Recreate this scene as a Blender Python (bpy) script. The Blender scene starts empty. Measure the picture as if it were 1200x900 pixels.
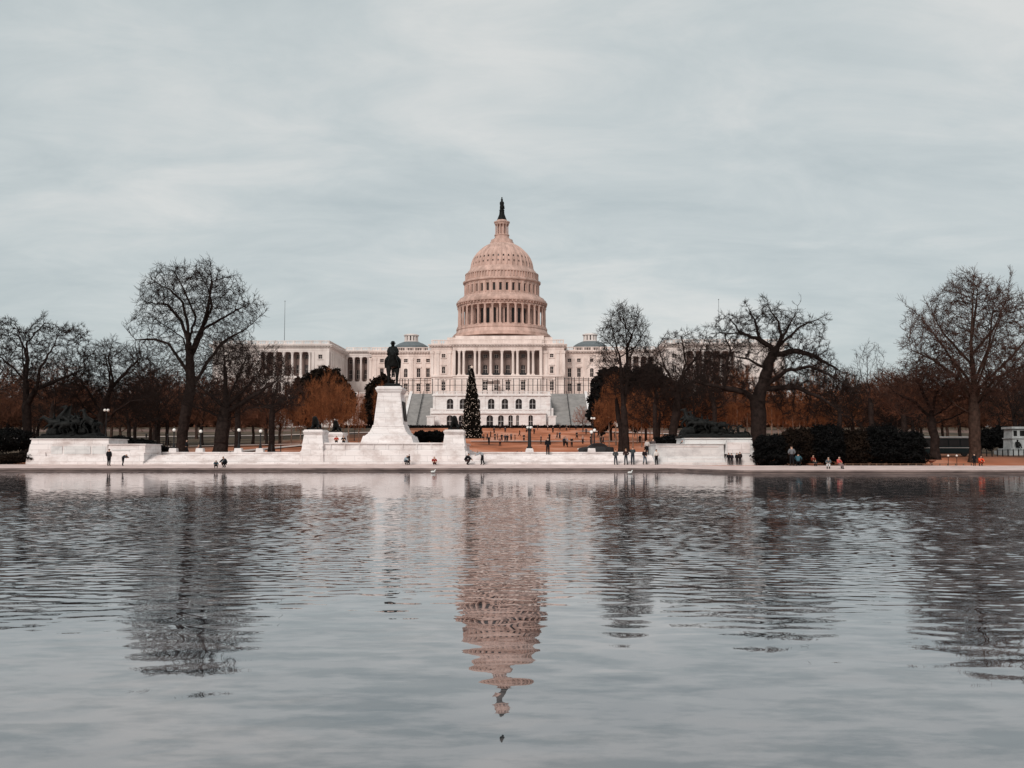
import bpy, math, random
import numpy as np
from mathutils import Vector, Matrix, Euler
R = math.radians
rnd = random.Random(7)
sc = bpy.context.scene
COL = sc.collection

# ------------------------------------------------------------ camera frame
F = 1200.0; EYE = 1.6; TH = math.atan(80/1200)
CT, ST = math.cos(TH), math.sin(TH)
def ray(px, py):
    u = (px-600)/F; v = (450-py)/F
    return u, CT-v*ST, ST+v*CT
def W(px, py, D):
    u, dy, dz = ray(px, py); t = D/dy
    return u*t, EYE+dz*t
def wx(px, D, py=530): return W(px, py, D)[0]
def wz(py, D): return W(600, py, D)[1]
PROF = [(-100,-1.2),(99,-1.2),(101,-.4),(106,.22),(110,.34),(118,.95),(140,1.25),(227,4.0),(335,9.4),(345,10),(6000,10)]
def gz(y):
    for (a, za), (b, zb) in zip(PROF, PROF[1:]):
        if y <= b: return za+(zb-za)*(y-a)/(b-a)
    return 10

# ------------------------------------------------------------ materials
def newmat(name):
    m = bpy.data.materials.new(name); m.use_nodes = True
    nt = m.node_tree; nt.nodes.clear()
    out = nt.nodes.new('ShaderNodeOutputMaterial'); b = nt.nodes.new('ShaderNodeBsdfPrincipled')
    nt.links.new(b.outputs[0], out.inputs[0])
    return m, nt, b, out
def mat(name, c, rough=.8, c2=None, scale=1.0, detail=4, bump=0, metal=0, stretch=(1,1,1), c3=None, contrast=(.35,.65), spec=.3):
    m, nt, b, out = newmat(name)
    b.inputs['Roughness'].default_value = rough; b.inputs['Metallic'].default_value = metal
    b.inputs['Specular IOR Level'].default_value = spec
    if c2 is None:
        c2 = tuple(x*.86 for x in c)
    g = nt.nodes.new('ShaderNodeNewGeometry')
    mp = nt.nodes.new('ShaderNodeMapping'); mp.inputs['Scale'].default_value = stretch
    nt.links.new(g.outputs['Position'], mp.inputs[0])
    n = nt.nodes.new('ShaderNodeTexNoise'); n.inputs['Scale'].default_value = scale; n.inputs['Detail'].default_value = detail
    n.inputs['Roughness'].default_value = .62
    nt.links.new(mp.outputs[0], n.inputs[0])
    r = nt.nodes.new('ShaderNodeValToRGB')
    r.color_ramp.elements[0].position = contrast[0]; r.color_ramp.elements[1].position = contrast[1]
    r.color_ramp.elements[0].color = (*c2, 1); r.color_ramp.elements[1].color = (*c, 1)
    if c3:
        e = r.color_ramp.elements.new(sum(contrast)/2); e.color = (*c3, 1)
    nt.links.new(n.outputs[0], r.inputs[0]); nt.links.new(r.outputs[0], b.inputs['Base Color'])
    if bump:
        bp = nt.nodes.new('ShaderNodeBump'); bp.inputs['Strength'].default_value = bump; bp.inputs['Distance'].default_value = .05
        n2 = nt.nodes.new('ShaderNodeTexNoise'); n2.inputs['Scale'].default_value = scale*6
        nt.links.new(g.outputs['Position'], n2.inputs[0])
        nt.links.new(n2.outputs[0], bp.inputs['Height']); nt.links.new(bp.outputs[0], b.inputs['Normal'])
    return m
def stone(name, c, stain, bw=1.6, bh=.6, joint=.75):
    """coursed ashlar: joints, block-to-block tone, weather stains"""
    m, nt, b, out = newmat(name)
    b.inputs['Roughness'].default_value = .75; b.inputs['Specular IOR Level'].default_value = .25
    g = nt.nodes.new('ShaderNodeNewGeometry')
    sep = nt.nodes.new('ShaderNodeSeparateXYZ'); nt.links.new(g.outputs['Position'], sep.inputs[0])
    add = nt.nodes.new('ShaderNodeMath'); add.operation = 'ADD'
    nt.links.new(sep.outputs[0], add.inputs[0]); nt.links.new(sep.outputs[1], add.inputs[1])
    cmb = nt.nodes.new('ShaderNodeCombineXYZ'); nt.links.new(add.outputs[0], cmb.inputs[0]); nt.links.new(sep.outputs[2], cmb.inputs[1])
    br = nt.nodes.new('ShaderNodeTexBrick')
    br.inputs['Color1'].default_value = (*c, 1); br.inputs['Color2'].default_value = (*[x*.9 for x in c], 1)
    br.inputs['Mortar'].default_value = (*[x*joint for x in c], 1)
    br.inputs['Scale'].default_value = 1; br.inputs['Brick Width'].default_value = bw; br.inputs['Row Height'].default_value = bh
    br.inputs['Mortar Size'].default_value = .018; br.inputs['Mortar Smooth'].default_value = .3
    nt.links.new(cmb.outputs[0], br.inputs[0])
    mp = nt.nodes.new('ShaderNodeMapping'); mp.inputs['Scale'].default_value = (.5, .5, .9)
    nt.links.new(g.outputs['Position'], mp.inputs[0])
    n = nt.nodes.new('ShaderNodeTexNoise'); n.inputs['Scale'].default_value = 1.1; n.inputs['Detail'].default_value = 8; n.inputs['Roughness'].default_value = .68
    nt.links.new(mp.outputs[0], n.inputs[0])
    rp = nt.nodes.new('ShaderNodeValToRGB'); rp.color_ramp.elements[0].position = .46; rp.color_ramp.elements[1].position = .70
    rp.color_ramp.elements[0].color = (0,0,0,1); rp.color_ramp.elements[1].color = (.92,.92,.92,1)
    nt.links.new(n.outputs[0], rp.inputs[0])
    mx = nt.nodes.new('ShaderNodeMix'); mx.data_type = 'RGBA'
    nt.links.new(rp.outputs[0], mx.inputs[0]); nt.links.new(br.outputs[0], mx.inputs[6]); mx.inputs[7].default_value = (*stain, 1)
    nt.links.new(mx.outputs[2], b.inputs['Base Color'])
    return m
M = {}
M['marble'] = stone('white_marble', (.84,.775,.76), (.50,.41,.385), 1.9, .62, .6)
M['marble_grey'] = stone('pale_grey_marble', (.72,.70,.69), (.42,.40,.40), 1.9, .62)
M['facade'] = mat('pink_white_sandstone', (.83,.70,.65), .8, (.60,.48,.435), .35, 9, stretch=(1,1,.35))
M['wing_stone'] = mat('wing_marble', (.78,.70,.665), .8, (.58,.50,.47), .35, 9, stretch=(1,1,.35))
M['dome'] = mat('painted_iron', (.63,.425,.36), .7, (.35,.23,.19), .45, 9, stretch=(1,1,.28), contrast=(.3,.62))
M['terrace'] = stone('terrace_marble', (.82,.77,.755), (.6,.52,.5), 2.4, .9, .8)
M['terrace_low'] = stone('terrace_grey_marble', (.66,.65,.64), (.5,.48,.47), 2.4, .9, .8)
M['roof_grey'] = mat('lead_roof', (.15,.17,.18), .7)
M['recess'] = mat('recess_wall', (.24,.17,.15), .85, (.17,.12,.105), .3)  # shade behind the columns is put into this darker wall colour
M['glass'] = mat('window_glass', (.022,.017,.017), .3, (.014,.011,.011), 2, spec=.25)
M['bronze'] = mat('dark_bronze', (.006,.0058,.0055), .5, (.016,.0165,.016), 2.6, 5, spec=.08)
M['black'] = mat('black_iron', (.012,.012,.013), .5, spec=.3)
M['steps'] = mat('grey_steps', (.34,.325,.315), .85, (.25,.24,.235), .5, 6)
M['bark'] = mat('dark_bark', (.034,.023,.020), .9, (.015,.0105,.0095), 3, 5, spec=.06)
M['twig'] = mat('dark_twigs', (.034,.023,.020), .9, (.020,.014,.0125), 3, spec=.06)
M['bark_warm'] = mat('warm_bark', (.075,.046,.036), .9, (.030,.019,.015), 3, 5, spec=.06)
M['twig_warm'] = mat('warm_twigs', (.095,.052,.041), .9, (.050,.028,.022), 2, spec=.06)
M['bark_pale'] = mat('pale_bark', (.30,.20,.15), .9, (.13,.08,.06), 3, 5)
M['twig_rust'] = mat('rust_twigs', (.31,.115,.05), .9, (.10,.038,.02), .5, spec=.06)
M['twig_brown'] = mat('brown_twigs', (.20,.083,.05), .9, (.075,.035,.023), .35, spec=.06)
M['twig_pink'] = mat('pinkish_twigs', (.42,.26,.22), .9, (.25,.14,.11), .8)
M['leaf_dark'] = mat('evergreen_leaves', (.010,.0098,.0095), .8, (.004,.004,.0043), 1.2, 5, spec=.06)
M['leaf_warm'] = mat('brownish_evergreen_leaves', (.024,.015,.010), .8, (.006,.005,.0045), .9, 5, spec=.06)
M['leaf_fir'] = mat('fir_needles', (.026,.020,.016), .8, (.010,.0085,.0075), 1.2, 5, spec=.06)
M['globe'], _nt, _b, _o = newmat('milk_glass_globe')
_b.inputs['Base Color'].default_value = (.86,.82,.78,1); _b.inputs['Roughness'].default_value = .3
M['bulb'], _nt, _b, _o = newmat('lit_bulbs')
_b.inputs['Base Color'].default_value = (.62,.5,.42,1); _b.inputs['Emission Color'].default_value = (1,.82,.68,1); _b.inputs['Emission Strength'].default_value = .12
M['skin'] = mat('skin', (.50,.30,.22), .6)
_cc = {}
def cloth(c):
    if c not in _cc: _cc[c] = mat('cloth', c, .9, spec=.08)
    return _cc[c]

# ------------------------------------------------------------ mesh helpers
class MB:
    def __init__(s): s.v = []; s.f = []; s.m = []; s.mi = 0; s.x = None
    def add(s, vs, fs):
        o = len(s.v)
        if s.x is not None: vs = [tuple(s.x @ Vector(p)) for p in vs]
        s.v += [tuple(p) for p in vs]; s.f += [tuple(i+o for i in f) for f in fs]; s.m += [s.mi]*len(fs)
    def box(s, x0, x1, y0, y1, z0, z1, tx=0, ty=0, bottom=True):
        """tx,ty: inset of the top face"""
        if x0 > x1: x0, x1 = x1, x0
        v = [(x0,y0,z0),(x1,y0,z0),(x1,y1,z0),(x0,y1,z0),(x0+tx,y0+ty,z1),(x1-tx,y0+ty,z1),(x1-tx,y1-ty,z1),(x0+tx,y1-ty,z1)]
        f = [(0,1,5,4),(1,2,6,5),(2,3,7,6),(3,0,4,7),(4,5,6,7)]
        if bottom: f.append((3,2,1,0))
        s.add(v, f)
    def lathe(s, prof, cx=0, cy=0, n=48, cap=True, mod=None):
        v = []
        for r, z in prof:
            for i in range(n):
                a = 2*math.pi*i/n; rr = r*(mod(i) if mod else 1)
                v.append((cx+rr*math.cos(a), cy+rr*math.sin(a), z))
        f = []
        for k in range(len(prof)-1):
            for i in range(n):
                j = (i+1) % n
                f.append((k*n+i, k*n+j, (k+1)*n+j, (k+1)*n+i))
        if cap:
            f.append(tuple(range(n-1,-1,-1))); f.append(tuple((len(prof)-1)*n+i for i in range(n)))
        s.add(v, f)
    def tube(s, p, q, r0, r1=None, n=6):
        r1 = r0 if r1 is None else r1
        p = Vector(p); q = Vector(q); d = (q-p).normalized()
        a = Vector((0,0,1)) if abs(d.z) < .9 else Vector((1,0,0))
        u = d.cross(a).normalized(); w = d.cross(u)
        v = []
        for c, r in ((p, r0), (q, r1)):
            for i in range(n):
                t = 2*math.pi*i/n; v.append(c+u*r*math.cos(t)+w*r*math.sin(t))
        s.add(v, [(i, (i+1) % n, n+(i+1) % n, n+i) for i in range(n)]+[tuple(range(n-1,-1,-1)), tuple(range(n,2*n))])
    def prism(s, pts, y0, y1):
        """pts (x,z) outline counter-clockwise seen from -y; extruded y0..y1"""
        n = len(pts)
        v = [(x,y0,z) for x, z in pts]+[(x,y1,z) for x, z in pts]
        s.add(v, [tuple(range(n)), tuple(range(2*n-1,n-1,-1))]+[((i+1) % n, i, n+i, n+(i+1) % n) for i in range(n)])
    def ball(s, c, r, n=10, k=6, sz=1):
        pr = [(max(1e-3, r*math.sin(math.pi*i/k)), c[2]-r*sz*math.cos(math.pi*i/k)) for i in range(k+1)]
        s.lathe(pr, c[0], c[1], n, cap=False)
    def facade(s, x0, x1, z0, z1, y, dep, holes):
        """front sheet facing -y with real openings (x0,x1,z0,z1,arch) and reveals"""
        xs = sorted({x0, x1, *[h[0] for h in holes], *[h[1] for h in holes]}); zs = sorted({z0, z1, *[h[2] for h in holes], *[h[3] for h in holes]})
        for a, b in zip(xs, xs[1:]):
            for c, d in zip(zs, zs[1:]):
                mx, mz = (a+b)/2, (c+d)/2
                if any(h[0] < mx < h[1] and h[2] < mz < h[3] for h in holes): continue
                s.add([(a,y,c),(b,y,c),(b,y,d),(a,y,d)], [(0,1,2,3)])
        Y = y+dep
        for h in holes:
            a, b, c, d = h[:4]; arch = len(h) > 4 and h[4]
            r = (b-a)/2; zt = d-r if arch else d
            s.add([(a,y,c),(b,y,c),(b,Y,c),(a,Y,c)], [(3,2,1,0)][::1])
            s.add([(a,y,c),(a,Y,c),(a,Y,zt),(a,y,zt)], [(0,1,2,3)])
            s.add([(b,y,c),(b,Y,c),(b,Y,zt),(b,y,zt)], [(3,2,1,0)])
            if not arch:
                s.add([(a,y,d),(b,y,d),(b,Y,d),(a,Y,d)], [(0,1,2,3)])
            else:
                cx = (a+b)/2; N = 10
                P = [(cx-r*math.cos(math.pi*i/N), zt+r*math.sin(math.pi*i/N)) for i in range(N+1)]
                for i in range(N):
                    s.add([(P[i][0],y,P[i][1]),(P[i+1][0],y,P[i+1][1]),(P[i+1][0],Y,P[i+1][1]),(P[i][0],Y,P[i][1])], [(0,1,2,3)])
                    cr = (a if i < N/2 else b, d)
                    s.add([(P[i][0],y,P[i][1]),(P[i+1][0],y,P[i+1][1]),(cr[0],y,cr[1])], [(0,1,2)])
    def build(s, name, mats, parent=None, loc=(0,0,0), smooth=False):
        me = bpy.data.meshes.new(name); me.from_pydata(s.v, [], s.f)
        for m in (mats if isinstance(mats, (list, tuple)) else [mats]): me.materials.append(m)
        if isinstance(mats, (list, tuple)): me.polygons.foreach_set('material_index', s.m)
        if smooth: me.polygons.foreach_set('use_smooth', [True]*len(me.polygons))
        me.update()
        return link(name, me, parent, loc)
def link(name, me, parent=None, loc=(0,0,0), rot=None):
    o = bpy.data.objects.new(name, me); COL.objects.link(o); o.location = loc
    if rot: o.rotation_euler = rot
    if parent: o.parent = parent
    return o
def root(name, label, cat, loc, rz=0, group=None):
    o = bpy.data.objects.new(name, None); COL.objects.link(o); o.location = loc; o.rotation_euler = (0,0,rz)
    o.empty_display_size = .5
    return tag(o, label, cat, group)
def tag(o, label, cat, group=None, kind=None):
    o['label'] = label; o['category'] = cat
    if group: o['group'] = group
    if kind: o['kind'] = kind
    return o
def struct(o, label=None, cat=None):
    o['kind'] = 'structure'
    if label: o['label'] = label
    if cat: o['category'] = cat
    return o
def copy_tree(o, parent=None):
    c = o.copy(); COL.objects.link(c)
    if parent: c.parent = parent
    for ch in list(o.children): copy_tree(ch, c)
    return c
def npmesh(name, V, Q, m, smooth=False):
    me = bpy.data.meshes.new(name)
    k = Q.shape[1]
    me.vertices.add(len(V)); me.vertices.foreach_set('co', V.astype(np.float32).ravel())
    me.loops.add(Q.size); me.loops.foreach_set('vertex_index', Q.astype(np.int32).ravel())
    me.polygons.add(len(Q)); me.polygons.foreach_set('loop_start', np.arange(0, Q.size, k, dtype=np.int32))
    me.polygons.foreach_set('loop_total', np.full(len(Q), k, dtype=np.int32))
    if smooth: me.polygons.foreach_set('use_smooth', np.ones(len(Q), dtype=bool))
    me.materials.append(m); me.update(calc_edges=True) if len(Q) < 800000 else me.update()
    return me

# ------------------------------------------------------------ ground, pool, walk
def ground():
    xs = np.concatenate([[-4000,-1500,-700,-400], np.arange(-260,261,4.0), [400,700,1500,4000]])
    ys = np.concatenate([[-300,-60,0,60,95,99,101,103,106,108,110,113,116,118,121], np.arange(125,345,4.0), [345,360,420,600,1500,6000]])
    rr = np.random.RandomState(3)
    V = []
    for y in ys:
        for x in xs:
            z = gz(y)
            if 120 < y < 335: z += .12*math.sin(x*.11+y*.05)*math.sin(y*.07)+rr.uniform(-.05,.05)
            V.append((x, y, z))
    nx = len(xs)
    Q = [(j*nx+i, j*nx+i+1, (j+1)*nx+i+1, (j+1)*nx+i) for j in range(len(ys)-1) for i in range(nx-1)]
    m, nt, b, out = newmat('winter_lawn')
    b.inputs['Roughness'].default_value = .95; b.inputs['Specular IOR Level'].default_value = .1
    g = nt.nodes.new('ShaderNodeNewGeometry')
    def noise(s, d, st=(1,1,1)):
        mp = nt.nodes.new('ShaderNodeMapping'); mp.inputs['Scale'].default_value = st; nt.links.new(g.outputs['Position'], mp.inputs[0])
        n = nt.nodes.new('ShaderNodeTexNoise'); n.inputs['Scale'].default_value = s; n.inputs['Detail'].default_value = d; nt.links.new(mp.outputs[0], n.inputs[0]); return n.outputs[0]
    def ramp(inp, stops):
        r = nt.nodes.new('ShaderNodeValToRGB')
        r.color_ramp.elements[0].position = stops[0][0]; r.color_ramp.elements[0].color = (*stops[0][1],1)
        r.color_ramp.elements[1].position = stops[-1][0]; r.color_ramp.elements[1].color = (*stops[-1][1],1)
        for p, c in stops[1:-1]:
            e = r.color_ramp.elements.new(p); e.color = (*c,1)
        nt.links.new(inp, r.inputs[0]); return r.outputs[0]
    def mix(f, a, c):
        x = nt.nodes.new('ShaderNodeMix'); x.data_type = 'RGBA'; nt.links.new(f, x.inputs[0]); nt.links.new(a, x.inputs[6]); nt.links.new(c, x.inputs[7]); return x.outputs[2]
    orange = ramp(noise(.12, 8, (1,.35,1)), [(.34,(.20,.072,.036)),(.44,(.36,.12,.058)),(.53,(.47,.16,.08)),(.66,(.58,.27,.18))])
    olive = ramp(noise(.2, 7, (1,.5,1)), [(.35,(.045,.034,.024)),(.65,(.12,.085,.06))])
    sep = nt.nodes.new('ShaderNodeSeparateXYZ'); nt.links.new(g.outputs['Position'], sep.inputs[0])
    # tended central lawn is orange; ground in the groves left and right is dull olive and brown leaf litter
    ab = nt.nodes.new('ShaderNodeMath'); ab.operation = 'ADD'; nt.links.new(sep.outputs[0], ab.inputs[0]); ab.inputs[1].default_value = -2
    a2 = nt.nodes.new('ShaderNodeMath'); a2.operation = 'ABSOLUTE'; nt.links.new(ab.outputs[0], a2.inputs[0])
    # half width grows nearer: combine |x| + .18*y
    ym = nt.nodes.new('ShaderNodeMath'); ym.operation = 'MULTIPLY_ADD'; nt.links.new(sep.outputs[1], ym.inputs[0]); ym.inputs[1].default_value = .12; nt.links.new(a2.outputs[0], ym.inputs[2])
    nn = nt.nodes.new('ShaderNodeMath'); nn.operation = 'MULTIPLY_ADD'; nt.links.new(noise(.08,4), nn.inputs[0]); nn.inputs[1].default_value = 14; nt.links.new(ym.outputs[0], nn.inputs[2])
    mr = nt.nodes.new('ShaderNodeMapRange'); mr.inputs['From Min'].default_value = 68; mr.inputs['From Max'].default_value = 90; nt.links.new(nn.outputs[0], mr.inputs[0])
    col = mix(mr.outputs[0], orange, olive)
    nt.links.new(col, b.inputs['Base Color'])
    me = npmesh('ground', np.array(V), np.array(Q), m)
    o = link('ground', me); struct(o, 'orange-brown winter lawn sloping up to the domed building')
ground()

# edge of the far bank: left straight at y=100, right portion comes nearer at y=88
def edge_y(x):
    x0, x1 = 14.6, 20.5
    if x <= x0: return 100
    if x >= x1: return 88
    t = (x-x0)/(x1-x0); return 100-12*(t*t*(3-2*t))
def bank():
    xs = [-400,-150,-80]+[-60+i*4 for i in range(19)]+[14.6+i*.59 for i in range(11)]+[22+i*6 for i in range(12)]+[150,400]
    mc = mat('pinkish_paving', (.72,.56,.52), .85, (.52,.39,.36), .6, 8)
    mk = mat('coping_stone', (.30,.22,.20), .8, (.11,.08,.075), .9, 6, stretch=(.4,.4,3))
    w = MB(); k = MB()
    def top(x, t):   # t 0..1 from kerb to back
        e = edge_y(x); back = 107.2 if e > 99 else 100.5+(e-88)/12*6.7
        y = e+(back-e)*t
        zb = .35 if e > 99 else .30+.05*(e-88)/12
        return (x, y, t*zb)
    for a, b in zip(xs, xs[1:]):
        for t0, t1 in ((.08,.3),(.3,.6),(.6,1)):
            w.add([top(a,t0), top(b,t0), top(b,t1), top(a,t1)], [(0,1,2,3)])
        A, B = top(a,1), top(b,1)
        w.add([A, B, (B[0],B[1],-.9), (A[0],A[1],-.9)], [(3,2,1,0)])
        # coping: raised lip, vertical face down into the water
        for (oy0, z0, oy1, z1) in ((.0,-1.1,0,-.13),(0,-.13,-.1,-.12),(-.1,-.12,-.1,.05),(-.1,.05,.45,.055),(.45,.055,.45,.0),(.45,0,.75,.0)):
            ea, eb = edge_y(a), edge_y(b)
            k.add([(a,ea+oy0,z0),(b,eb+oy0,z0),(b,eb+oy1,z1),(a,ea+oy1,z1)], [(0,1,2,3)])
    struct(w.build('walkway', mc), 'pinkish paved walk along the far edge of the pool')
    struct(k.build('pool_coping', mk), 'weathered stone coping at the far edge of the pool')
    n = MB(); n.box(-400,400,-60,2.2,-1.1,0)
    struct(n.build('near_walkway', mc), 'paved walk on the near side of the pool')
bank()

def water():
    """real displaced ripples: sum of many small waves, ruffled by the breeze only in the middle of the pool"""
    inner = np.arange(-58, 58.01, .1)
    xs = np.concatenate([[-400,-250,-150,-100,-80,-70,-64], inner, [64,70,80,100,150,250,400]])
    ys = np.concatenate([np.arange(1.2, 9, .08), np.arange(9, 42, .045), np.arange(42, 101.5, .10)])
    X, Y = np.meshgrid(xs, ys); rs = np.random.RandomState(12)
    def sm(a, b, v):
        t = np.clip((v-a)/(b-a), 0, 1); return t*t*(3-2*t)
    def waves(n, l0, l1, slope, spread, seed):
        r = np.random.RandomState(seed); H = np.zeros(X.shape, np.float32)
        for i in range(n):
            lam = l0*(l1/l0)**r.uniform(); k = 2*math.pi/lam; th = r.normal()*math.radians(spread)
            H += (slope*math.sqrt(2/n)/k*np.cos(k*(math.sin(th)*X+math.cos(th)*Y)+r.uniform(0, 6.283))).astype(np.float32)
        return H
    def patch(seed, l):
        r = np.random.RandomState(seed); H = np.zeros(X.shape, np.float32)
        for i in range(9):
            k = 2*math.pi/(l*r.uniform(.6,2)); th = r.uniform(0, 6.283); H += np.cos(k*(math.cos(th)*X+math.sin(th)*Y)+r.uniform(0,6.28)).astype(np.float32)
        return H/3
    pt = patch(3, 14); Yw = Y+1.1*pt
    far = 1-.82*sm(38, 60, Y+5*pt)
    e_short = sm(WAVE[0], WAVE[1], Yw)*far*(1+.22*patch(5, 6)); e_long = sm(WAVE[2], WAVE[3], Yw)*far
    Z = waves(64, .15, .42, WAVE[4], 48, 1)*e_short*np.where(Y > 40, .95, 1)+waves(22, .28, .62, WAVE[5], 28, 2)*e_long+waves(24, .34, 1.15, WAVE[6], 30, 3)
    Z *= sm(0, .0001, 62-np.abs(X))
    V = np.stack([X, Y, Z-.25], -1).reshape(-1,3); nx = len(xs); ny = len(ys)
    j, i = np.meshgrid(np.arange(ny-1), np.arange(nx-1), indexing='ij'); q = (j*nx+i).ravel()
    Q = np.stack([q, q+1, q+nx+1, q+nx], 1)
    m = bpy.data.materials.new('pool_water'); m.use_nodes = True
    nt = m.node_tree; nt.nodes.clear(); N = nt.nodes.new; L = nt.links.new
    out = N('ShaderNodeOutputMaterial'); geo = N('ShaderNodeNewGeometry')
    mp = N('ShaderNodeMapping'); mp.inputs['Scale'].default_value = (.6,1.3,1); L(geo.outputs['Position'], mp.inputs[0])
    n = N('ShaderNodeTexNoise'); n.inputs['Scale'].default_value = 2.2; n.inputs['Detail'].default_value = 9; n.inputs['Roughness'].default_value = .62; L(mp.outputs[0], n.inputs[0])
    gl = N('ShaderNodeBsdfGlossy'); gl.inputs['Roughness'].default_value = .012; gl.inputs['Color'].default_value = (.95,.94,.95,1)
    df = N('ShaderNodeBsdfDiffuse')
    r = N('ShaderNodeValToRGB'); r.color_ramp.elements[0].position = .42; r.color_ramp.elements[1].position = .57
    r.color_ramp.elements[0].color = (.018,.022,.026,1); r.color_ramp.elements[1].color = (.17,.15,.15,1)  # mottling: murk, and partly cloud reflections painted into the diffuse colour
    L(n.outputs[0], r.inputs[0]); L(r.outputs[0], df.inputs['Color'])
    fr = N('ShaderNodeFresnel'); fr.inputs['IOR'].default_value = 1.36
    mr = N('ShaderNodeMapRange'); mr.inputs['From Min'].default_value = 0.0; mr.inputs['From Max'].default_value = .62; mr.inputs['To Min'].default_value = .25; mr.inputs['To Max'].default_value = .78; L(fr.outputs[0], mr.inputs[0])
    mx = N('ShaderNodeMixShader'); L(mr.outputs[0], mx.inputs[0]); L(df.outputs[0], mx.inputs[1]); L(gl.outputs[0], mx.inputs[2])
    L(mx.outputs[0], out.inputs[0])
    o = link('pool_water', npmesh('pool_water', V, Q, m, True)); struct(o, 'rippled reflecting pool mirroring the dome and trees')
WAVE = (9.6, 15, 8.6, 12.5, .062, .011, .0075)
water()

def strip(pts, w, m, name, label, lift=.03):
    """paved strip following the ground: pts (x,y)"""
    P = []
    for (a, b) in zip(pts, pts[1:]):
        n = max(2, int(math.dist(a, b)/3))
        for i in range(n): P.append((a[0]+(b[0]-a[0])*i/n, a[1]+(b[1]-a[1])*i/n))
    P.append(pts[-1]); mb = MB(); row = []
    for i, p in enumerate(P):
        q0 = P[max(0,i-1)]; q1 = P[min(len(P)-1,i+1)]; d = Vector((q1[0]-q0[0], q1[1]-q0[1])).normalized(); nrm = Vector((-d.y, d.x))*w/2
        a = (p[0]+nrm.x, p[1]+nrm.y); b = (p[0]-nrm.x, p[1]-nrm.y)
        row.append(((a[0],a[1],gz(a[1])+lift+.17), (b[0],b[1],gz(b[1])+lift+.17)))
    for r0, r1 in zip(row, row[1:]): mb.add([r0[0], r0[1], r1[1], r1[0]], [(0,1,2,3)])
    struct(mb.build(name, m), label)
mp_ = mat('path_paving', (.62,.43,.38), .9, (.45,.31,.27), .5)
mp2 = mat('pale_path_paving', (.58,.46,.42), .9, (.40,.32,.29), .5)
strip([(-9,222),(16,222)], 7, mp_, 'path', 'pink paved path across the lawn by the decorated tree')
strip([(16,222),(60,205)], 4, mp_, 'path', 'pink paved path running right across the lawn')
strip([(-48,131),(-40,150),(-38,196)], 2.6, mp2, 'path', 'pale path crossing the lawn behind the left lamps')
strip([(-120,150),(-60,176),(-30,205),(-12,222)], 3.5, mp2, 'path', 'pale path climbing from the left grove')
strip([(-120,240),(-60,262),(-30,300)], 5, mp2, 'road', 'pale road behind the left grove')
strip([(20,300),(60,255),(140,230)], 5, mp2, 'road', 'pale road behind the right grove')
strip([(-30,138),(20,138)], 5, mp_, 'path', 'pink path behind the low marble steps')

exec_later = []
# ------------------------------------------------------------ the domed building
YAW = R(-1.5); RX, RY, RZ = -4.4, 440.0, 10.0
ex = (math.cos(YAW), math.sin(YAW)); ey = (-math.sin(YAW), math.cos(YAW))
def C(px, py, L):
    u, dy, dz = ray(px, py)
    t = (L+RX*ey[0]+RY*ey[1])/(u*ey[0]+dy*ey[1])
    return t*(u*ex[0]+dy*ex[1])-(RX*ex[0]+RY*ex[1]), EYE+dz*t-RZ
def cx_(px, L): return C(px, 420, L)[0]
def cz_(py, L): return C(586, py, L)[1]
def sc_(py): return (C(589,py,0)[0]-C(588,py,0)[0])
cap = root('domed_building', 'pinkish white domed building with long colonnaded wings on top of the hill', 'building', (RX,RY,RZ), YAW)
def dark(c): return c
WCACHE = {}
def window(parent, x, y, z0, w, h, style='rect', name='window', rz=0, glass='glass', frame='facade'):
    """window unit facing -y: glass pane, surround bars; x,z0 = centre bottom"""
    key = (round(w,2), round(h,2), style, glass, frame)
    if key not in WCACHE:
        mb = MB(); mb.mi = 0; mb.box(-w/2, w/2, 0, .06, 0, h)
        mb.mi = 1; t = .09
        mb.box(-w/2, -w/2+t, -.07, -.002, 0, h); mb.box(w/2-t, w/2, -.07, -.002, 0, h)
        mb.box(-w/2+t, w/2-t, -.07, -.002, 0, t); mb.box(-w/2+t, w/2-t, -.07, -.002, h-t, h)
        if style != 'dark':
            mb.box(-t/2.4, t/2.4, -.05, -.002, t, h-t); mb.box(-w/2+t, -t/2.4-.001, -.05, -.002, h*.5-.04, h*.5+.04); mb.box(t/2.4+.001, w/2-t, -.05, -.002, h*.5-.04, h*.5+.04)
        me = bpy.data.meshes.new('window'); me.from_pydata(mb.v, [], mb.f)
        me.materials.append(M[glass]); me.materials.append(M[frame]); me.polygons.foreach_set('material_index', mb.m); WCACHE[key] = me
    return link(name, WCACHE[key], parent, (x, y, z0), (0,0,rz))
CCACHE = {}
def column(parent, x, y, z0, h, r, m='facade', name='column', n=12):
    key = (round(h,2), round(r,2), m)
    if key not in CCACHE:
        mb = MB(); b = r*1.45
        mb.box(-b, b, -b, b, 0, r*.6)
        mb.lathe([(r*1.35,r*.6),(r*1.35,r*.9),(r*1.05,r*1.1),(r,r*1.3),(r*.97,h*.4),(r*.83,h-r*2.6),(r*.9,h-r*2.5),(r*.88,h-r*2.3),(r*1.35,h-r*.55)], 0, 0, n)
        mb.box(-b, b, -b, b, h-r*.55, h)
        me = bpy.data.meshes.new('column'); me.from_pydata(mb.v, [], mb.f); me.materials.append(M[m]); CCACHE[key] = me
    return link(name, CCACHE[key], parent, (x, y, z0))
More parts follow.
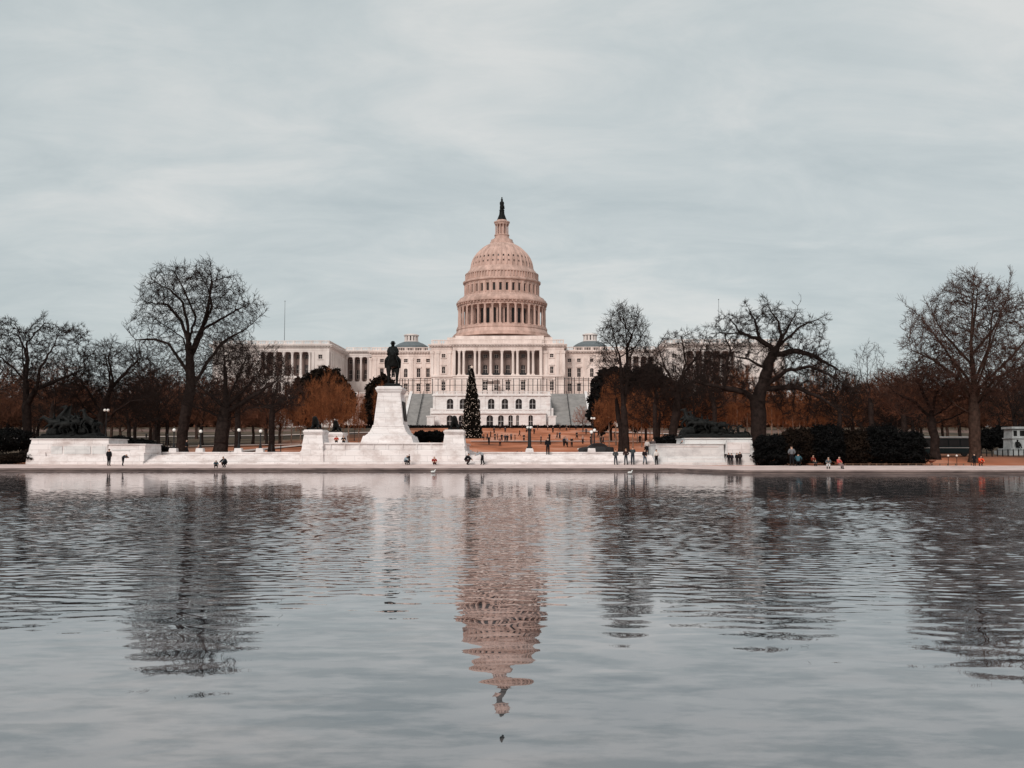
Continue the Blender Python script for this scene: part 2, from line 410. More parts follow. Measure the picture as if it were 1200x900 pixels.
def hood(mb, x, y, z, w, kind='tri'):
    """moulded hood over a window"""
    mb.box(x-w/2-.35, x+w/2+.35, y-.45, y, z, z+.3)
    if kind == 'tri': mb.prism([(x-w/2-.45,z+.3),(x+w/2+.45,z+.3),(x,z+1.05)], y-.5, y)
    elif kind == 'arc':
        P = [(x+(w/2+.45)*math.cos(math.pi*i/8), z+.3+.75*math.sin(math.pi*i/8)) for i in range(9)]
        mb.prism(P, y-.5, y)
def surround(mb, x, y, z0, w, h, t=.28):
    for a, b in ((x-w/2-t, x-w/2), (x+w/2, x+w/2+t)): mb.box(a, b, y-.16, y, z0, z0+h)
    mb.box(x-w/2-t, x+w/2+t, y-.16, y, z0+h, z0+h+t)
    mb.box(x-w/2-t-.15, x+w/2+t+.15, y-.32, y, z0-.28, z0)
def entab(mb, x0, x1, y0, y1, za, zb, zc, mod=1.1, sides=True):
    """architrave/frieze za..zb, cornice zb..zc; y0 front, y1 back"""
    h = zb-za; c = zc-zb
    mb.box(x0, x1, y0, y1, za, za+h*.38)
    mb.box(x0-.12, x1+.12, y0-.12, y1, za+h*.38, za+h*.46)
    mb.box(x0-.02, x1+.02, y0-.02, y1, za+h*.46, zb)
    mb.box(x0-.35, x1+.35, y0-.35, y1, zb, zb+c*.3)
    mb.box(x0-1.0, x1+1.0, y0-1.0, y1, zb+c*.45, zb+c*.75)
    mb.box(x0-1.25, x1+1.25, y0-1.25, y1, zb+c*.75, zc)
    n = int((x1-x0+1.6)/mod)
    for i in range(n+1):
        x = x0-.8+(x1-x0+1.6)*i/n
        mb.box(x-.2, x+.2, y0-.9, y0-.3, zb+c*.2, zb+c*.46)
    if sides:
        n = max(1, int((y1-y0)/mod))
        for sx, d in ((x0, -1), (x1, 1)):
            for i in range(n):
                y = y0+(i+.5)*(y1-y0)/n
                mb.box(sx+d*.3, sx+d*.9, y-.2, y+.2, zb+c*.2, zb+c*.46)
def balustrade(mb, x0, x1, y, z0, z1, pier=3.4, axis='x', th=.45, fixed=0):
    """row of balusters between piers, plinth and rail. axis x: along x at y; axis y: along y at x=fixed"""
    L = x1-x0; n = max(1, round(L/pier)); h = z1-z0
    def bx(a, b, c, d, e, f):
        if axis == 'x': mb.box(a, b, y+c, y+d, e, f)
        else: mb.box(y+c, y+d, a, b, e, f)
    bx(x0, x1, -th/2, th/2, z0, z0+h*.2); bx(x0, x1, -th/2-.05, th/2+.05, z1-h*.16, z1)
    for i in range(n+1):
        x = x0+L*i/n; bx(max(x0,x-.35), min(x1,x+.35), -th/2+.02, th/2-.02, z0+h*.2, z1-h*.16)
    step = .55
    for i in range(n):
        a = x0+L*i/n+.35; b = x0+L*(i+1)/n-.35; k = max(1, int((b-a)/step))
        for j in range(k):
            x = a+(j+.5)*(b-a)/k; bx(x-.12, x+.12, -.11, .11, z0+h*.2, z1-h*.16)

def building():
    base = C(586, 464, -45)[1]      # level of the plateau the walls stand on
    base = 22.3-RZ
    # ---------- dome
    s = [None]
    def rp(hw, py): return hw*sc_(py)
    def Z(py): return cz_(py, 0)
    dm = MB()
    # stepped podium, skirts and cornices
    pod = [(58,397.5),(58,395.5),(56.5,395.3),(56.5,393.6),(55,393.3),(52.5,388.6),(53.2,388.4),(53.2,386.4),(52.4,386.2),(52.4,385.2)]
    dm.lathe([(rp(a,b),Z(b)) for a, b in pod], n=72)
    dm.mi = 0
    # inner drum behind the columns, with openings between piers
    n36 = 36
    r_in = rp(43.5,372)
    dm.lathe([(r_in-.9,Z(385.3)),(r_in-.9,Z(361))], n=72, cap=False)
    za, zb = Z(385.2), Z(361)
    for i in range(n36):
        a = 2*math.pi*(i+.5)/n36
        dm.x = Matrix.Rotation(a, 4, 'Z')
        dm.box(r_in-.95, r_in, -.42, .42, za, zb)
    dm.x = None
    dm.lathe([(r_in-.95,Z(385.2)),(r_in-.03,Z(385.2)),(r_in-.03,Z(383.2)),(r_in-.95,Z(383.2))], n=72, cap=False)
    dm.lathe([(r_in-.95,Z(366)),(r_in-.03,Z(366)),(r_in-.03,Z(361)),(r_in-.95,Z(361))], n=72, cap=False)
    # entablature over the columns and the sloped skirt
    sk = [(50.2,362.2),(50.2,360.2),(51,360),(51,358.8),(53.2,358),(53.4,356.6),(52.4,356.2),(52,354.4),(50.5,353.6),(49.5,351.6),(46,350.4),(45.5,349),(43.8,348.6)]
    dm.lathe([(rp(42,362.2),Z(362.2))]+[(rp(a,b),Z(b)) for a, b in sk], n=96, cap=False)
    # brackets under the big cornice
    for i in range(72):
        dm.x = Matrix.Rotation(2*math.pi*i/72, 4, 'Z'); dm.box(rp(50.9,360), rp(52.7,358), -.2, .2, Z(360), Z(358.1))
    dm.x = None
    # upper drum: recessed wall, piers, window openings
    r2 = rp(43.2,342)
    dm.lathe([(r2-.75,Z(349)),(r2-.75,Z(335))], n=72, cap=False)
    for i in range(n36):
        a = 2*math.pi*(i+.5)/n36; dm.x = Matrix.Rotation(a, 4, 'Z')
        dm.box(r2-.8, r2, -.78, .78, Z(348.9), Z(335)); dm.box(r2, r2+.3, -.4, .4, Z(348.8), Z(335.2))
    dm.x = None
    dm.lathe([(r2-.8,Z(348.8)),(r2-.02,Z(348.8)),(r2-.02,Z(346.6)),(r2-.8,Z(346.6))], n=72, cap=False)
    dm.lathe([(r2-.8,Z(337.4)),(r2-.02,Z(337.4)),(r2-.02,Z(334.8)),(r2-.8,Z(334.8))], n=72, cap=False)
    up = [(43.4,335.4),(43.6,334.4),(45.4,333.4),(45.6,331.8),(44,331.4),(43.4,330.6),(42.4,330.2),(41.6,324.6),(43,323.8),(43,322.6),(41,321.8),(39.6,319.4),(38.4,318.6),(37.6,316.6),(36.2,316)]
    dm.lathe([(rp(a,b),Z(b)) for a, b in up], n=96, cap=False)
    for i in range(72):   # consoles of the attic
        dm.x = Matrix.Rotation(2*math.pi*i/72, 4, 'Z'); dm.box(rp(41.6,326), rp(42.9,326), -.28, .28, Z(330), Z(324))
    dm.x = None
    shell_part = dm.build('dome', M['dome'], cap)
    # ribbed shell
    sh = MB(); prof = []
    zb_, zt_ = Z(316), Z(284.5); rb, rt = rp(35.6,316), rp(12.5,285)
    for i in range(25):
        t = i/24; ang = t*math.acos(rt/rb*.98)
        prof.append((rb*math.cos(ang), zb_+(zt_-zb_)*math.sin(ang)/math.sin(math.acos(rt/rb*.98))))
    prof = [(rp(a,b),Z(b)) for a, b in [(36,316.2),(35.7,313),(34.9,309),(34.1,306.5),(33.0,304),(31.2,301),(28.8,297.8),(25.8,294.6),(21.9,291),(18.2,288.6),(14.4,286.6),(12.6,285)]]
    N = 36*8
    sh.lathe(prof, n=N, cap=False, mod=lambda i: (1.03 if (i % 8) in (0,1) else 1.0))
    shell = sh.build('dome_shell', M['dome'], cap)
    def ring(k, parent, r, py0, py1, w, name, tilt=0, off=0, inset=.1):
        z0, z1 = Z(py0), Z(py1)
        mb = MB(); mb.mi = 0
        h = z1-z0
        P = [(-w/2,0),(w/2,0),(w/2,h-w/2)]+[(w/2*math.cos(math.pi*j/6), h-w/2+w/2*math.sin(math.pi*j/6)) for j in range(1,6)]+[(-w/2,h-w/2)]
        mb.prism(P, -.05, .1)
        mb.mi = 1
        for j in range(len(P)-1 if False else len(P)):
            a, b = P[j], P[(j+1) % len(P)]
            mb.tube((a[0],-.1,a[1]), (b[0],-.1,b[1]), .09, n=4)
        me = bpy.data.meshes.new(name); me.from_pydata(mb.v, [], mb.f); me.materials.append(M['glass']); me.materials.append(M['dome']); me.polygons.foreach_set('material_index', mb.m)
        for i in range(k):
            a = 2*math.pi*(i+off)/k
            link(name, me, parent, (r*math.cos(a), r*math.sin(a), z0), (R(tilt)*-1, 0, a+math.pi/2))
    # front (-y) bays: angle a, facing outward: local -y must point outward -> rotate a+90deg
    ring(36, shell_part, r_in-.86, 382.8, 365.6, 1.75, 'drum_window')
    ring(36, shell_part, r2-.68, 346.4, 337.6, 1.15, 'gallery_window')
    # dormer slots on the shell, following its slope
    zc = Z(308); tt = (zc-zb_)/(zt_-zb_); 
    rr_ = rb*math.sqrt(max(0,1-tt**2))
    ring(36, shell, rp(35.5,311.8), 311.8, 303.4, .75, 'dome_window', tilt=16.5, off=.5+1/72.)
    for i in range(36):
        a = 2*math.pi*i/36
        column(shell_part, rp(50.2,372)*math.cos(a), rp(50.2,372)*math.sin(a), Z(385.2), Z(362)-Z(385.2), .5, 'dome', 'dome_column')
    # lantern
    ln = MB()
    ln.lathe([(rp(a,b),Z(b)) for a, b in [(13.8,286),(13.8,284.6),(13,284.2),(12.6,281.6),(9.4,281.2),(9.2,279.6),(8.4,279.2),(8.2,277),(8.8,276.6),(8.8,275.6),(7,275.4)]], n=36)
    ln.lathe([(rp(4.6,275.6),Z(275.6)),(rp(4.6,263),Z(263))], n=24, cap=False)
    ln.lathe([(rp(a,b),Z(b)) for a, b in [(6.4,264),(8.4,263.4),(8.4,262.4),(9.3,261.4),(9.3,260.2),(6.6,259.4),(6,258.2)]], n=36)
    lan = ln.build('lantern', M['dome'], cap)
    for i in range(12):
        a = 2*math.pi*(i+.5)/12; r = rp(7.2,270)
        column(lan, r*math.cos(a), r*math.sin(a), Z(275.5), Z(263.6)-Z(275.5), .27, 'dome', 'lantern_column')
    fs = MB()
    fs.lathe([(rp(a,b),Z(b)) for a, b in [(5.8,259),(5.4,257),(4.2,254),(3.1,251),(2.8,247.5),(3,247),(3,246)]], n=20)
    fs.lathe([(rp(a,b),Z(b)) for a, b in [(2.3,246),(2.6,243),(2.2,240.5),(2.7,238.8),(2.4,236.8),(1.1,235.8),(1.3,234.6),(1.2,233.4),(.5,232.6),(.9,231.8),(.2,230.8)]], n=14)
    fs.tube((rp(2.4,240),-.2,Z(241)), (rp(2.9,240),-.5,Z(245)), .18, .2)
    fs.build('rooftop_statue', M['bronze'], cap, smooth=True)

    # ---------- centre block
    w = MB()
    Lc = -45; X = 25.7; Xp = abs(cx_(533,Lc)); 
    zcol0, zcol1 = cz_(440,Lc), cz_(411,Lc); zcor0, zcor1 = cz_(407,Lc), cz_(403.5,Lc); ztop = cz_(398,Lc)
    W_ = []; 
    wins = []
    def hole(px, py0, py1, wd, L, st='rect', arch=False): 
        x = cx_(px, L); z0, z1 = cz_(py0,L), cz_(py1,L); return (x-wd/2, x+wd/2, z0, z1, arch)
    for sgn in (-1, 1):
        hs = []
        x = sgn*abs(cx_(519.8,Lc))
        for (a, b, wd, k) in ((419,414.6,1.45,None),(437.5,429.5,1.35,'tri'),(457.5,446.5,1.6,'flat')):
            z0, z1 = cz_(a,Lc), cz_(b,Lc); hs.append((x-wd/2, x+wd/2, z0, z1, False))
            surround(w, x, Lc, z0, wd, z1-z0)
            if k: hood(w, x, Lc, z1+.35, wd, k)
            window(cap, x, Lc+.42, z0, wd, z1-z0)
        a, b = (-X, -Xp-.6) if sgn < 0 else (Xp+.6, X)
        w.facade(a, b, base, zcol1, Lc, .5, hs)
        # pilasters
        for px in (506.3, 513, 526.5, 531.5):
            xx = sgn*abs(cx_(px,Lc)); w.box(xx-.6, xx+.6, Lc-.35, Lc-.002, zcol0+.3, zcol1); w.box(xx-.75, xx+.75, Lc-.5, Lc-.002, zcol1-1.1, zcol1-.02)
        # outer flank of the block
        w.box(sgn*X, sgn*(X-.4), Lc+.01, 10, base, zcol1)
        entab(w, a, b, Lc-.02, 12, zcol1, zcor0, zcor1)
        balustrade(w, a, b, Lc+.3, zcor1, ztop)
        w.box(a-.15, b+.15, Lc-.55, Lc-.003, zcol0-.5, zcol0+.3)
        for zz in np.arange(base+.9, zcol0-.6, 1.1): w.box(a-.04, b+.04, Lc-.07, Lc-.004, zz, zz+.12)
    w.box(-X+.4, -Xp-.62, Lc+.5, 20, base, zcor1-.1); w.box(Xp+.62, X-.4, Lc+.5, 20, base, zcor1-.1); w.box(-Xp-.61, Xp+.61, Lc+2.6, 20, base, zcor1-.1); w.box(-Xp-.61, Xp+.61, Lc-.5, Lc+2.59, base, zcol0-.02)
    # portico
    Lp = Lc-2.2
    hs = []; za_ = base
    for px, wd in ((550.6,1.7),(568.6,1.8),(581.8,1.8),(595.2,1.8),(613,1.8)):
        x = cx_(px, Lp); z0, z1 = cz_(457.5,Lp), cz_(446,Lp); hs.append((x-wd/2, x+wd/2, z0, z1, False)); hood(w, x, Lp, z1+.2, wd, 'flat'); window(cap, x, Lp+.42, z0, wd, z1-z0)
    w.facade(-Xp-.6, Xp+.6, base, zcol0-.5, Lp, .5, hs)
    w.box(-Xp-.6, Xp+.6, Lp+.5, Lc+.5, base, zcol0-.5)
    w.box(-Xp-.6, -Xp-.59, Lp, Lp+.5, base, zcol0-.5); w.box(Xp+.59, Xp+.6, Lp, Lp+.5, base, zcol0-.5)
    for zz in np.arange(base+.9, zcol0-.9, 1.1): w.box(-Xp-.64, Xp+.64, Lp-.07, Lp-.004, zz, zz+.12)
    w.box(-Xp-.8, Xp+.8, Lp-.3, Lc-.56, zcol0-.5, zcol0)
    entab(w, -Xp-.6, Xp+.6, Lp+.1, Lc-.03, zcol1, zcor0, zcor1)
    w.box(-Xp-.6, Xp+.6, Lc-.03, Lc+5, zcol1+.02, zcor1-.02)
    balustrade(w, -Xp-.6, Xp+.6, Lp+.4, zcor1, ztop)
    w.box(-Xp-.6, -Xp+.4, Lp+.2, Lc+.5, zcol0, zcol1); w.box(Xp-.4, Xp+.6, Lp+.2, Lc+.5, zcol0, zcol1)
    # attic in front of the dome
    w.box(-21.5, 21.5, -24, 24, zcor1-.2, cz_(396.6,-20))
    w.box(-18, 18, -25.5, 25.5, zcor1-.2, cz_(395.2,-20))
    # recessed wall behind the columns
    rw = MB(); hs = []; Lr = Lc+2.0
    for px in (550.6, 568.6, 581.8, 595.2, 613):
        x = cx_(px, Lr)
        z0, z1 = cz_(438.5,Lr), cz_(427.5,Lr); hs.append((x-.85, x+.85, z0, z1, True)); window(cap, x, Lr+.42, z0, 1.7, z1-z0)
        zu0, zu1 = cz_(419.5,Lr), cz_(415,Lr); hs.append((x-.8, x+.8, zu0, zu1, False)); window(cap, x, Lr+.42, zu0, 1.6, zu1-zu0)
        surround(rw, x, Lr, zu0, 1.6, zu1-zu0, .2)
    rw.facade(-Xp+.4, Xp-.4, zcol0, zcol1, Lr, .45, hs)
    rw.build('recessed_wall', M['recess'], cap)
    for px in (538.2,543.4,556.6,561.8,575,588.2,601.2,606.4,619.4,624.7):
        column(cap, cx_(px, Lp+.7), Lp+.75, zcol0, zcol1-zcol0, .52, 'facade', 'portico_column')
    rl = MB()
    for px in (550.6, 568.6, 581.8, 595.2, 613):
        x = cx_(px, Lc); rl.box(x-1.3, x+1.3, Lc-.3, Lc-.22, zcol0+.02, zcol0+.9)
    rl.build('balcony_railing', M['black'], cap)
    w.build('central_block', M['facade'], cap)

    # ---------- old side blocks with low saucer domes
    Ls = -35
    for sgn in (-1, 1):
        w = MB(); xo = 50.6
        zc0, zc1 = cz_(446,Ls), cz_(419,Ls); ze, zk, zt = cz_(414.5,Ls), cz_(411.3,Ls), cz_(406.6,Ls)
        hs = []
        cols = ((447.6,'rect','tri'),(461,'rect','arc'),(475.6,'arch',None),(490.6,'rect','arc'),(501.6,'rect','tri'))
        for px, st, hd in cols:
            x = sgn*abs(cx_(px,Ls))
            if abs(x) < X+1.4: x = sgn*(X+2.0)
            for a, b, wd, ar, k in ((424.5,420.3,1.5,False,None),(442,431.5,1.5,st=='arch',hd),(458.5,449.5,1.6,False,'flat')):
                z0, z1 = cz_(a,Ls), cz_(b,Ls); hs.append((x-wd/2, x+wd/2, z0, z1, ar)); window(cap, x, Ls+.42, z0, wd, z1-z0)
                if not ar: surround(w, x, Ls, z0, wd, z1-z0, .2)
                if k: hood(w, x, Ls, z1+.22, wd, k)
        a, b = sorted((sgn*(X-.3), sgn*xo))
        w.facade(a, b, base, zc1, Ls, .5, hs)
        w.box(a+.01, b-.01, Ls+.5, 22, base, zk)
        w.box(sgn*xo, sgn*(xo-.02), Ls, Ls+.5, base, zc1)
        for px in (434.3, 440, 454.5, 468, 483, 497.5):
            xx = sgn*abs(cx_(px,Ls)); w.box(xx-.5, xx+.5, Ls-.3, Ls-.002, cz_(443.5,Ls), zc1); w.box(xx-.62, xx+.62, Ls-.42, Ls-.002, zc1-.9, zc1-.02)
        w.box(a, b, Ls-.4, Ls-.003, cz_(445.5,Ls), cz_(443.8,Ls))
        for zz in np.arange(base+.9, zc0-.6, 1.1): w.box(a, b, Ls-.07, Ls-.004, zz, zz+.12)
        aa, bb = (a, b-1.4) if sgn < 0 else (a+1.4, b)
        entab(w, aa, bb, Ls-.02, 10, zc1, ze, zk); balustrade(w, aa, bb, Ls+.3, zk, zt)
        o = w.build('side_block', M['facade'], cap)
        # saucer dome and lantern
        d = MB(); cx = sgn*abs(C(482,400,-15)[0])+(.0); q = C(483,400,-15)[0]-C(482,400,-15)[0]
        d.lathe([(20*q,cz_(409,-15)),(19.5*q,cz_(406,-15)),(17.5*q,cz_(404.6,-15)),(14*q,cz_(402.6,-15)),(9.4*q,cz_(400.8,-15))], cx, -15, 32)
        d.build('saucer_dome', M['roof_grey'], cap)
        d = MB(); d.mi = 0
        d.lathe([(8.4*q,cz_(401,-15)),(8.4*q,cz_(399.6,-15)),(7.2*q,cz_(399.4,-15))], cx, -15, 24)
        d.lathe([(8.2*q,cz_(394,-15)),(8.9*q,cz_(393.4,-15)),(8.9*q,cz_(392.4,-15)),(6*q,cz_(391.4,-15)),(.4*q,cz_(390.6,-15))], cx, -15, 24)
        for i in range(12):
            d.x = Matrix.Translation((cx,-15,0)) @ Matrix.Rotation(2*math.pi*(i+.5)/12, 4, 'Z'); d.box(6.4*q, 7.8*q, -.42, .42, cz_(399.5,-15), cz_(393.9,-15)); d.x = None
        d.mi = 1; d.lathe([(6.3*q,cz_(399.5,-15)),(6.3*q,cz_(393.9,-15))], cx, -15, 24, cap=False)
        d.build('cupola', [M['wing_stone'], M['glass']], cap)

        # ---------- corridor with columns
        Lk = -22; w = MB(); x0, x1 = xo+.02, 63.4
        z0c, z1c = cz_(447,Lk), cz_(418,Lk); zek, zkk, ztk = cz_(413.5,Lk), cz_(410.6,Lk), cz_(406.6,Lk)
        a, b = sorted((sgn*x0, sgn*x1))
        w.box(a, b, Lk-.6, 20, base, z0c); entab(w, a, b, Lk-.5, 20, z1c, zek, zkk, sides=False); balustrade(w, a, b, Lk-.1, zkk, ztk)
        w.build('corridor', M['wing_stone'], cap)
        rw = MB(); hs = []
        for i in range(4):
            x = sgn*(x0+1.8+i*3.15)
            for (p, q_, wd) in ((444,433,1.5),(426,421,1.4)):
                hs.append((x-wd/2, x+wd/2, cz_(p,Lk+3), cz_(q_,Lk+3), False)); window(cap, x, Lk+3.4, cz_(p,Lk+3), wd, cz_(q_,Lk+3)-cz_(p,Lk+3))
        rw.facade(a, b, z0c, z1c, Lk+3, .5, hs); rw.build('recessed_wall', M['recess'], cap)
        for i in range(5): column(cap, sgn*(x0+.5+i*3.0), Lk+.1, z0c, z1c-z0c, .5, 'wing_stone', 'corridor_column')

        # ---------- outer wing
        Lw = -55; w = MB(); xi, xe = 63.5, 108.0
        z0w, z1w = cz_(440,Lw), cz_(411.5,Lw); zew, zkw, ztw = cz_(407,Lw), cz_(403,Lw), cz_(398.3,Lw)
        xr0, xr1 = abs(cx_(365,Lw)), abs(cx_(306,Lw))      # recess behind columns
        # inner and outer pavilions
        for (p, q_) in ((xi, xr0), (xr1, xe)):
            a, b = sorted((sgn*p, sgn*q_)); hs = []; xs_ = [(a+b)/2] if q_-p < 9 else [a+(b-a)*.25, a+(b-a)*.75]
            for x in xs_:
                for (pa, pb, wd, k) in ((420,415,1.5,None),(437,428.5,1.5,'arc'),(462,450,1.7,'flat')):
                    z0, z1 = cz_(pa,Lw), cz_(pb,Lw); hs.append((x-wd/2, x+wd/2, z0, z1, False)); surround(w, x, Lw, z0, wd, z1-z0, .2); window(cap, x, Lw+.42, z0, wd, z1-z0, frame='wing_stone')
                    if k: hood(w, x, Lw, z1+.22, wd, k)
            w.facade(a, b, base, z1w, Lw, .5, hs); w.box(a, b, Lw+.5, Lw+5, base, z1w)
            for xx in (a+.6, b-.6): w.box(xx-.55, xx+.55, Lw-.3, Lw-.002, z0w, z1w)
        a, b = sorted((sgn*xr0, sgn*xr1)); hs = []
        n = 6; pxs = (311,321.5,332,342,352,362.5)
        for i, px in enumerate(pxs):
            column(cap, sgn*abs(cx_(px,Lw)), Lw+.8, z0w, z1w-z0w, .52, 'wing_stone', 'wing_column')
        gh = []
        for i in range(5):
            x = sgn*(abs(cx_(pxs[i],Lw))+abs(cx_(pxs[i+1],Lw)))/2
            for (pa, pb) in ((437,427),(420,415)):
                hs.append((x-.75, x+.75, cz_(pa,Lw+3.5), cz_(pb,Lw+3.5), False)); window(cap, x, Lw+3.92, cz_(pa,Lw+3.5), 1.5, cz_(pb,Lw+3.5)-cz_(pa,Lw+3.5), frame='wing_stone')
            gh.append((x-1.0, x+1.0, cz_(464,Lw), cz_(447,Lw), True)); window(cap, x, Lw+.42, cz_(464,Lw), 2.0, cz_(447,Lw)-cz_(464,Lw), frame='wing_stone')
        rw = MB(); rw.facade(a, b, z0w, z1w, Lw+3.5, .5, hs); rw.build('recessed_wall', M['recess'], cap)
        w.facade(a, b, base, z0w, Lw, .5, gh); w.box(a, b, Lw+.5, Lw+3.4, base, z0w)
        A, B = sorted((sgn*xi, sgn*xe))
        w.box(A, B, Lw-.4, Lw-.003, z0w-.9, z0w-.1)
        w.box(A+.6, B-.6, Lw+5, 35, base, z1w)
        # side walls with pilasters and windows
        ys = np.linspace(Lw+2.5, -24, 8)
        for side, d in ((sgn*xi, -sgn), (sgn*xe, sgn)):
            T = Matrix.Translation((side,0,0)) @ Matrix.Rotation(math.pi/2*d, 4, 'Z')
            w.x = T; hs = []
            # in T-space x runs along world y (sign d), front faces outward
            for k in range(7):
                yy = (ys[k]+ys[k+1])/2; xl = yy*d
                for (pa, pb, wd) in ((437,428,1.4),(420,415,1.4),(460,449,1.5)):
                    z0, z1 = cz_(pa,Lw), cz_(pb,Lw); hs.append((xl-wd/2, xl+wd/2, z0, z1, False))
                    p = T @ Vector((xl, .42, 0)); window(cap, p.x, p.y, z0, wd, z1-z0, rz=math.pi/2*d, frame='wing_stone')
            lo, hi = sorted((Lw*d, 35*d))
            w.facade(lo, hi, base, z1w, 0, .45, hs)
            for yy in ys: w.box(yy*d-.55, yy*d+.55, -.35, -.002, z0w, z1w)
            w.x = None
        entab(w, A, B, Lw, 35, z1w, zew, zkw); balustrade(w, A, B, Lw+.3, zkw, ztw)
        balustrade(w, Lw+.6, 34, sgn*xi+sgn*.3, zkw, ztw, axis='y')
        w.box(A+.5, B-.5, Lw+1, 34, zkw-.3, zkw+.1)
        w.build('wing', M['wing_stone'], cap)
        f = MB(); fx = cx_(333,-40) if sgn < 0 else cx_(843,-40)
        f.tube((fx,-40,zkw), (fx,-40,cz_(352,-40)), .14, .07); f.ball((fx,-40,cz_(352,-40)), .22)
        f.build('flagpole', M['roof_grey'], cap)
building()

# ------------------------------------------------------------ terrace and great stairs
def terrace():
    D = 350.0; r = root('terrace', 'white marble terrace with arched windows below the domed building, stairs on both sides', 'terrace', (wx(576,D), D, 10))
    ox = r.location.x
    X = lambda px, d=D: wx(px, d)-ox
    Zt = lambda py, d=D: wz(py, d)-10
    x0, x1 = X(507), X(645); zt = Zt(460.5)
    w = MB(); hs = []
    for px in (527.2, 542.3, 559, 575.6, 591.7, 608, 624.2):
        x = X(px); z0, z1 = Zt(479.5), Zt(467.2); hs.append((x-1.15, x+1.15, z0, z1, True)); window(r, x, .48, z0, 2.3, z1-z0, name='arched_window', frame='terrace')
        w.box(x-1.5, x+1.5, -.25, -.003, z0-.35, z0)
    w.facade(x0, x1, 0, zt-1.0, 0, .55, hs); w.box(x0, x1, .55, 46, 0, zt-1.0)
    w.box(x0-.3, x1+.3, -.5, 46, zt-1.0, zt-.55); balustrade(w, x0, x1, -.1, zt-.55, zt+.55, 4)
    for px in (508.5, 534.7, 567.3, 583.6, 600, 616, 632, 643.5): w.box(X(px)-.4, X(px)+.4, -.2, -.004, Zt(481), zt-1.02)
    w.build('upper_wall', M['terrace'], r)
    # lower projecting stage
    l = MB(); d0 = -3.5; hs = []; xa, xb = X(505,346.5), X(640,346.5); zl = Zt(482.5,346.5)
    for px, wd in ((527,2.2),(541,2.2),(574,2.3),(587,2.0),(598.4,1.6),(606.6,1.0),(622,1.6)):
        x = X(px,346.5); z0, z1 = .02, Zt(486.5,346.5); hs.append((x-wd/2, x+wd/2, z0, z1, True)); window(r, x, d0+.5, z0, wd, z1-z0, name='arched_door', frame='terrace')
    l.facade(xa, xb, 0, zl-.7, d0, .55, hs); l.box(xa, xb, d0+.55, -.51, 0, zl-.7)
    l.box(xa-.3, xb+.3, d0-.45, -.26, zl-.7, zl-.35); balustrade(l, xa, xb, d0-.05, zl-.35, zl+.75, 4)
    l.build('lower_wall', M['terrace'], r)
    # stairs and cheek walls
    for sgn, (pa, pb) in ((-1, (474, 506.5)), (1, (646, 692))):
        s = MB(); n = 46; yb, yt = -5.0, 21.0; a, b = X(pa), X(pb); zh = Zt(461.5, 371)
        for i in range(n):
            y = yb+(yt-yb)*i/n; s.box(a, b, y, yt+.5, zh*i/n, zh*(i+1)/n)
        s.build('staircase', M['steps'], r)
        c = MB()
        xin = b if sgn < 0 else a; xout = a if sgn < 0 else b
        c.x = Matrix(((0,1,0,0),(1,0,0,0),(0,0,1,0),(0,0,0,1)))      # swap x,y so the profile runs along y
        for xc, wd in ((xin+sgn*-.0, .9), (xout, .9)):
            P = [(yb-1,-.5),(yt+1,zh-.5),(yt+1,zh+1.0),(yb+1,1.4),(yb-1,1.2)]
            c.prism(P, xc-wd/2, xc+wd/2)
        c.x = None
        c.box(xin-1.2, xin+1.2, yb-3.4, yb-1, -.3, 3.4); c.box(xin-1.45, xin+1.45, yb-3.6, yb-.8, 3.4, 3.8)
        c.box(xin-.8, xin+.8, yb+6, yb+8, 0, Zt(478)); 
        c.build('cheek_wall', M['terrace'], r)
        h = MB(); xm = a+(b-a)*.48
        for i in range(14):
            t = i/13; y = yb+(yt-yb)*t; h.tube((xm,y,zh*t), (xm,y,zh*t+1.1), .07, n=4)
        h.tube((xm,yb,1.1), (xm,yt,zh+1.1), .09, n=5); h.tube((xm,yb,.6), (xm,yt,zh+.6), .06, n=5)
        h.build('stair_railing', M['black'], r)
    # long retaining wall and plateau left and right of the stairs
    p = MB(); zp = 22.3-10
    for a, b in ((X(240,372), X(474)), (X(692), X(930,372))):
        p.box(a, b, 22, 24, -.2, zp-.5); p.box(a, b, 21.7, 24, zp-.5, zp); p.box(a, b, 24, 150, zp-.6, zp-.05)
        for x in np.arange(a+2, b-1, 5): p.box(x-.6, x+.6, 21.6, 21.99, -.2, zp-.5)
        balustrade(p, a, b, 22.4, zp, zp+1.1, 4)
    p.box(X(474), X(692), 46.01, 150, zp-.6, zp-.06)
    p.box(X(474), x0-.35, 22, 46, zp-3, zp-.07); p.box(x1+.35, X(692), 22, 46, zp-3, zp-.07)
    p.build('retaining_wall', M['wing_stone'], r)
    b_ = MB(); bx = X(424,368)
    b_.lathe([(3.4,0),(3.4,Zt(466,368)),(3.7,Zt(466,368)),(3.7,Zt(464,368)),(2.6,Zt(462,368)),(.3,Zt(461,368))], bx, 19.5, 20)
    b_.build('round_bay', mat('tan_stone',(.42,.28,.24),.8), r)
    # scaffolding of the ceremonial stand being set up
    s = root('scaffold', 'black scaffold frame in front of the ground storey of the domed building', 'scaffold', (0,386,22.3))
    f = MB(); rng = random.Random(4)
    zz = lambda py: wz(py,386)-22.3
    def span(pa, pb, posts, top):
        for px in posts: f.tube((wx(px,386),0,0), (wx(px,386),0,zz(top)+rng.uniform(-.3,.3)), .13, n=4)
        f.tube((wx(pa,386),0,zz(444)), (wx(pb,386),0,zz(444)), .09, n=4); f.tube((wx(pa,386),0,zz(451.5)), (wx(pb,386),0,zz(451.5)), .07, n=4)
    span(468, 507, [468,471,474,478,482.6,484.4,492,497.5,500,506.5], 443.5)
